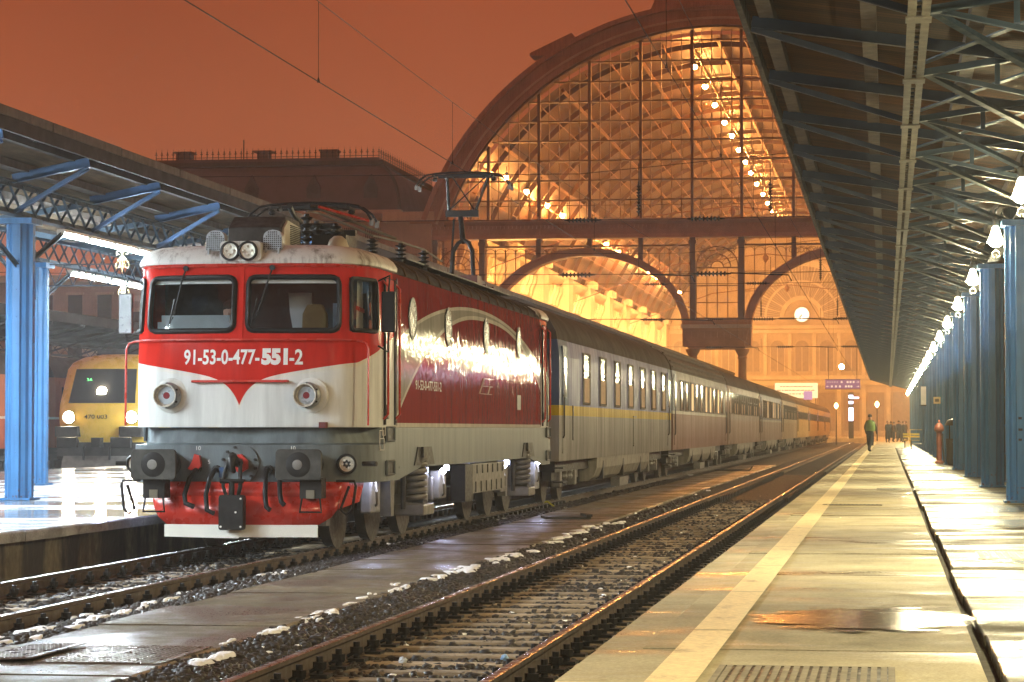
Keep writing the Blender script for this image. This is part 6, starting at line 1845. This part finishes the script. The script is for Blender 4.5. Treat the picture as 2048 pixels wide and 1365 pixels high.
# ================================================================== things along the right platform
st = thing('standpipe', 'rusty red brown standpipe with a domed cap by the blue columns', 'standpipe', (1.63, 83, PT))
MB().lathe([(.14,0),(.14,.06),(.085,.10),(.08,.55),(.09,.62),(.085,.95),(.10,1.0)], 14).build('pipe', mat('rust_red_paint', (.16,.05,.03), .5, .2, .3, 5, .2), st, smooth=40)
MB().lathe([(.10,1.0),(.15,1.04),(.155,1.10),(.13,1.2),(.06,1.28),(.03,1.30),(.04,1.36),(.0,1.40)], 14).build('cap', bpy.data.materials['rust_red_paint'], st, smooth=60)
MB().tube([(.17,-.05,.03),(.12,0,.5),(.10,0,.95)], .035, 6).build('lever', MT['black_iron'], st)
bi = thing('litter_bin', 'dark litter bin with a raised brown lid beside a blue column', 'bin', (2.02, 79.2, PT))
MB().lathe([(.20,0),(.24,.1),(.26,.78),(.28,.80)], 14).build('drum', mat('brown_bin', (.05,.035,.022), .5, .2, .3, 5, .2), bi, smooth=40)
MB().tube([(-.15,.1,.8),(-.15,.1,1.2)], .02, 5).build('lid_post', MT['black_iron'], bi)
MB().lathe([(.03,1.42),(.2,1.36),(.27,1.22),(.24,1.2)], 14, (-.02,.05,0)).build('lid', bpy.data.materials['brown_bin'], bi, smooth=50)
tr = thing('luggage_trolley', 'parked luggage trolley with yellow bars far along the right platform', 'trolley', (1.55, 138, PT))
for x in (-.3, .3): MB().lathe([(.22,-.03),(.26,-.03),(.26,.03),(.22,.03)], 16, (x,0,.26), 'x', False).build('wheel', MT['rubber'], tr)
yb_ = mat('yellow_bar', (.55,.40,.04), .5)
MB().tube([(-.35,-.3,.3),(-.35,.5,.35),(-.35,.6,1.05),(.35,.6,1.05),(.35,.5,.35),(.35,-.3,.3)], .03, 6).build('handle', yb_, tr); MB().box(-.34,.34,-.35,.5,.28,.33).build('deck', MT['grey_steel'], tr)
be = thing('platform_bench', 'small bench with yellow seat slats by the far blue columns', 'bench', (1.5, 150, PT))
for x in (-.5,.5): MB().box(x-.03,x+.03,-.2,.2,0,.43).build('leg', MT['black_iron'], be)
for k in range(4): MB().box(-.6,.6,-.2+k*.105,-.11+k*.105,.432,.46).build('slat', yb_, be)
for k in range(2): MB().box(-.6,.6,.24,.27,.6+k*.14,.70+k*.14).build('backrest_slat', yb_, be)
nt_ = thing('platform_notice', 'tall white notice board fixed to a far blue column', 'sign', (1.68, 121.5, 2.6)); MB().box(-.12,.12,-.03,.03,0,.85).build('board', MT['white_paint'], nt_); MB().box(-.13,.13,-.01,.05,-.06,-.002).build('foot_box', MT['black_iron'], nt_)
n2 = thing('column_plate', 'small square cream plate fixed to a blue column', 'sign', (1.72, 90.9, 2.35)); MB().box(-.12,.12,-.03,.01,0,.24).build('plate', mat('cream_plate', (.65,.52,.28), .6), n2); MB().box(-.07,.07,-.036,-.031,.07,.17).build('emblem', MT['pale_strip'], n2)
# neon fascia of the shops beyond the platform: outside the picture, but its reflection runs along the locomotive's side
nf = thing('neon_shop_sign', 'pink and white neon sign over the shops beyond the right platform', 'sign', (8.7, 105, 4.3))
PK, WH = emis('pink_neon_glow', (1.0,.06,.16), 9.0), emis('white_neon_glow', (.80,.82,1.0), 9.0)
rn = random.Random(3)
for k in range(26):
    y = 1.8*k; w = rn.uniform(.7, 1.3); white = 9 <= k <= 15 or k > 21
    a = rn.uniform(.25, .45)
    MB().tube([(0,y,-a),(0,y,a),(0,y+w*.5,a*.2),(0,y+w,a),(0,y+w,-a)], .045, 5).build('neon_letter', WH if white else PK, nf)
MB().box(.1, .25, -1, 48, -.7, .7).build('fascia', MT['rubber'], nf)
for y in (0, 16, 32, 47): MB().box(.26, .4, y, y+.15, -3.92, .7).build('post', MT['dark_steel'], nf)
# small scratches on the nearest column are wear: small dark patches
wm = MB()
for z, w in ((1.62,.05),(1.45,.06),(1.30,.05)): wm.box(1.93, 1.93+w, 38.978, 38.981, z, z+.035)
o = wm.build('paint_chips', MT['black_iron'], cr, True)

# drain gratings
def grating(x, y, w, l, n, label, m=None, along='x'):
    t = thing('drain_grating', label, 'drain grating', (x, y, PT+.006), 0, 'drain gratings in the right platform')
    m = m or MT['grate']
    mb = MB(); mb.box(-w/2,w/2,0,.03,0,.006); mb.box(-w/2,w/2,l-.03,l,0,.006); mb.box(-w/2,-w/2+.03,.031,l-.031,0,.006); mb.box(w/2-.03,w/2,.031,l-.031,0,.006); mb.build('frame', m, t)
    MB().box(-w/2+.03,w/2-.03,.03,l-.03,0,.0012).build('pit', MT['rubber'], t)
    for k in range(n):
        a = -w/2+.05+(w-.1)*k/(n-1); MB().box(a-.014,a+.014,.03,l-.03,.0014,.006).build('grate_bar', m, t)
MT['grate'] = mat('worn_brown_grate', (.30,.22,.15), .6, .0, .3, 6, .2, spec=.15)
MT['grate_d'] = mat('dark_worn_grate', (.20,.175,.125), .7, .0, .3, 6, .2, spec=.1)
grating(-.37, 11.0, .80, .95, 17, 'dark iron grating in the near platform slab at the bottom edge of the picture', MT['grate_d'])
grating(1.22, 22.0, .90, 1.3, 14, 'pale brown iron grating in the wet paving at right')
grating(.48, 46.5, 1.35, 1.6, 22, 'long dark grating across the paving joint beyond the first column', MT['grate_d'])
grating(-.50, 37.2, .85, .5, 14, 'narrow dark grating beside the painted line', MT['grate_d'])

# chequer plates on the walkway
g = G('chequer_plate'); p_ = g.pos(); x_, y_, z_ = g.xyz(p_)
CHP = mat('worn_chequer_plate', (.22,.18,.14), .32, .7, .4, 2, .15, 30)
for i, (x, w, l_, lab) in enumerate([(-5.02, .84, 1.3, 'flat chequer plate cover on the walkway'), (-5.66, .42, 1.2, 'slightly lifted chequer plate cover at the walkway edge')]):
    t = thing('cover_plate', lab, 'cover plate', (x, 16.0, -.022))
    MB().box(-w/2,w/2,0,l_,0,.008).build('plate', CHP, t)
    r = MB()
    for a in range(int(w/.042)):
        for b in range(int(l_/.042)):
            cx, cy_ = -w/2+.02+a*.042, .02+b*.042
            d = .013 if (a+b) % 2 else -.013
            r.bar((cx-.013, cy_-d, .0095), (cx+.013, cy_+d, .0095), .006, .003)
    o = r.build('tread_pattern', CHP, t); o['kind'] = 'stuff'
    if i: t.rotation_euler[1] = math.radians(-3); t.location.z += .016
bd = thing('wooden_board', 'dark wooden board lying across the walkway beside the train', 'board', (-5.35, 43.0, -.02)); bd.rotation_euler[2] = .25
MB().box(-.38,.38,-.35,.35,0,.035).build('plank', MT['dark_steel'], bd); MB().box(.3,.40,-.4,.4,.036,.075).build('batten', MT['black_iron'], bd)
lb = thing('bent_bracket', 'bent dark iron bracket lying on the walkway far from the locomotive', 'scrap', (-5.2, 92, -.02)); MB().tube([(-.9,0,.03),(.35,.1,.03),(.45,.1,.16)], .03, 6).build('bar', MT['black_iron'], lb)
gv = thing('yellow_strap', 'yellow strap lying in the ballast beside the locomotive wheels', 'strap', (-6.85, 52.0, -.18)); MB().tube([(-.2,0,.04),(-.12,.05,.16),(.0,.05,.18),(.12,0,.1),(.2,-.05,.02)], .02, 5).build('strap', mat('yellow_strap_fabric', (.5,.45,.05), .7), gv)
for i, (x, y, c_, l) in enumerate([(-4.52,17.0,(.5,.03,.02),'small crushed red can in the ballast beside the middle track'), (-2.72,18.3,(.25,.4,.6),'bluish scrap of foil between the rails in the foreground'), (-3.4,18.0,(.6,.65,.7),'pale crumpled cup near the left rail of the middle track'), (-2.6,25.2,(.55,.6,.68),'pale pebble of litter between the rails further away')]):
    t = thing('litter', l, 'litter', (x, y, -.18)); mb = MB(); r_ = random.Random(i)
    mb.lathe([(.01,0),(.026,.005),(.03,.025),(.02,.04),(.006,.045)], 8); mb.v = [(a*r_.uniform(.7,1.3), b*r_.uniform(.7,1.3), c*r_.uniform(.7,1.2)) for a, b, c in mb.v]; mb.build('scrap', mat(f'litter_paint_{ORD[i]}', c_, .35), t)

# snow left along the tracks
SN = [(-4.66,17.0,.1),(-4.66,17.3,.07),(-4.84,18.7,.05),(-4.81,20.2,.09),(-4.79,19.9,.06),(-4.83,21.2,.08),(-4.79,21.7,.09),(-4.7,21.0,.04),(-4.85,23.1,.07),(-4.86,24.0,.07),(-4.79,24.5,.06),(-4.96,25.9,.06),(-4.76,25.3,.06),(-4.79,27.1,.13),(-4.79,27.8,.08),(-4.81,28.2,.08),(-4.77,29.0,.17),(-4.75,30.0,.15),(-4.69,30.8,.15),(-4.67,31.7,.12),(-4.66,32.7,.13),(-4.68,36.4,.11),(-4.72,37.8,.13),(-4.74,39.2,.15),(-4.75,41.3,.16),(-4.64,42.6,.12),(-4.53,43.9,.13),(-6.92,19.6,.12),(-6.74,19.6,.12),(-6.75,20.0,.06),(-6.49,19.3,.1),(-7.04,21.5,.06),(-6.89,21.3,.09),(-6.66,21.6,.13),(-6.62,21.7,.09),(-6.64,22.4,.04),(-6.71,23.4,.08),(-6.83,23.7,.05),(-7.26,28.0,.12),(-7.28,28.3,.06),(-6.93,28.5,.06),(-6.73,28.2,.06),(-6.98,25.3,.05),(-7.13,37.5,.13),(-6.96,46.2,.18),(-7.21,47.0,.09),(-7.19,60.5,.18),(-6.95,60.6,.14),(-7.19,67.8,.2),(-7.3,79.9,.23),(-7.19,96.1,.28),(-2.18,20.8,.05),(-1.57,24.3,.05)]
sn = MB(); rs = random.Random(5)
def blob(cx, cy, r, ry, h, z):
    n = 22; ph = [rs.uniform(0, 6.28) for _ in range(5)]; vs = [(cx, cy, z+h)]
    for j, f in enumerate((.45, .8, 1.0)):
        for k in range(n):
            t = 2*PI*k/n
            q = f*(1+.22*math.sin(2*t+ph[0])+.2*math.sin(3*t+ph[1])+.14*math.sin(5*t+ph[2])+rs.uniform(-.2,.2))
            vs.append((cx+r*q*math.cos(t), cy+ry*q*math.sin(t), z+h*(1-f**2.2)*rs.uniform(.8,1.15)-(.02 if j == 2 else 0)))
    fs = [(0,1+k,1+(k+1) % n) for k in range(n)]
    for j in range(2):
        for k in range(n): fs.append((1+j*n+k, 1+(j+1)*n+k, 1+(j+1)*n+(k+1) % n, 1+j*n+(k+1) % n))
    sn.add(vs, fs)
for x, y, r in SN:
    x, y = x*.957, y*.957
    z = bed_z(x) + .03
    for k in range(4):
        if rs.random() < .18: continue
        q = r*rs.uniform(.2, .62)
        blob(x+rs.uniform(-.8,.8)*r, y+rs.uniform(-1,1)*r*7, q*1.15, q*rs.uniform(2.0,4.5), rs.uniform(.004,.012), z+.014)
for k in range(260):                                            # small flecks left between the stones
    x = rs.choice((rs.gauss(-4.42, .12), rs.gauss(-6.55, .28), rs.gauss(-6.45, .2), rs.gauss(-3.0, .5))) ; y = 15 + 50 * rs.random() ** 1.6
    if -6.03 < x < -4.57: continue
    q = rs.uniform(.012, .035); blob(x, y, q, q*rs.uniform(1, 2.5), .012, bed_z(x) + .02)
o = sn.build('snow', MT['snow'], smooth=70); o['kind'] = 'stuff'

# ================================================================== night haze: one closed box of thin even mist round everything
if HAZE_DENSITY > 0:
    hm = bpy.data.materials.new('night_haze'); hm.use_nodes = True
    nt = hm.node_tree; nt.nodes.clear()
    o_ = nt.nodes.new('ShaderNodeOutputMaterial'); pv = nt.nodes.new('ShaderNodeVolumePrincipled')
    pv.inputs['Density'].default_value = HAZE_DENSITY
    pv.inputs['Color'].default_value = (.95, .93, .90, 1)
    pv.inputs['Anisotropy'].default_value = 0.0
    nt.links.new(pv.outputs[0], o_.inputs['Volume'])
    hz = MB().box(-130, 60, -35, 380, -1.3, 36).build('haze', hm)
    hz['kind'] = 'stuff'
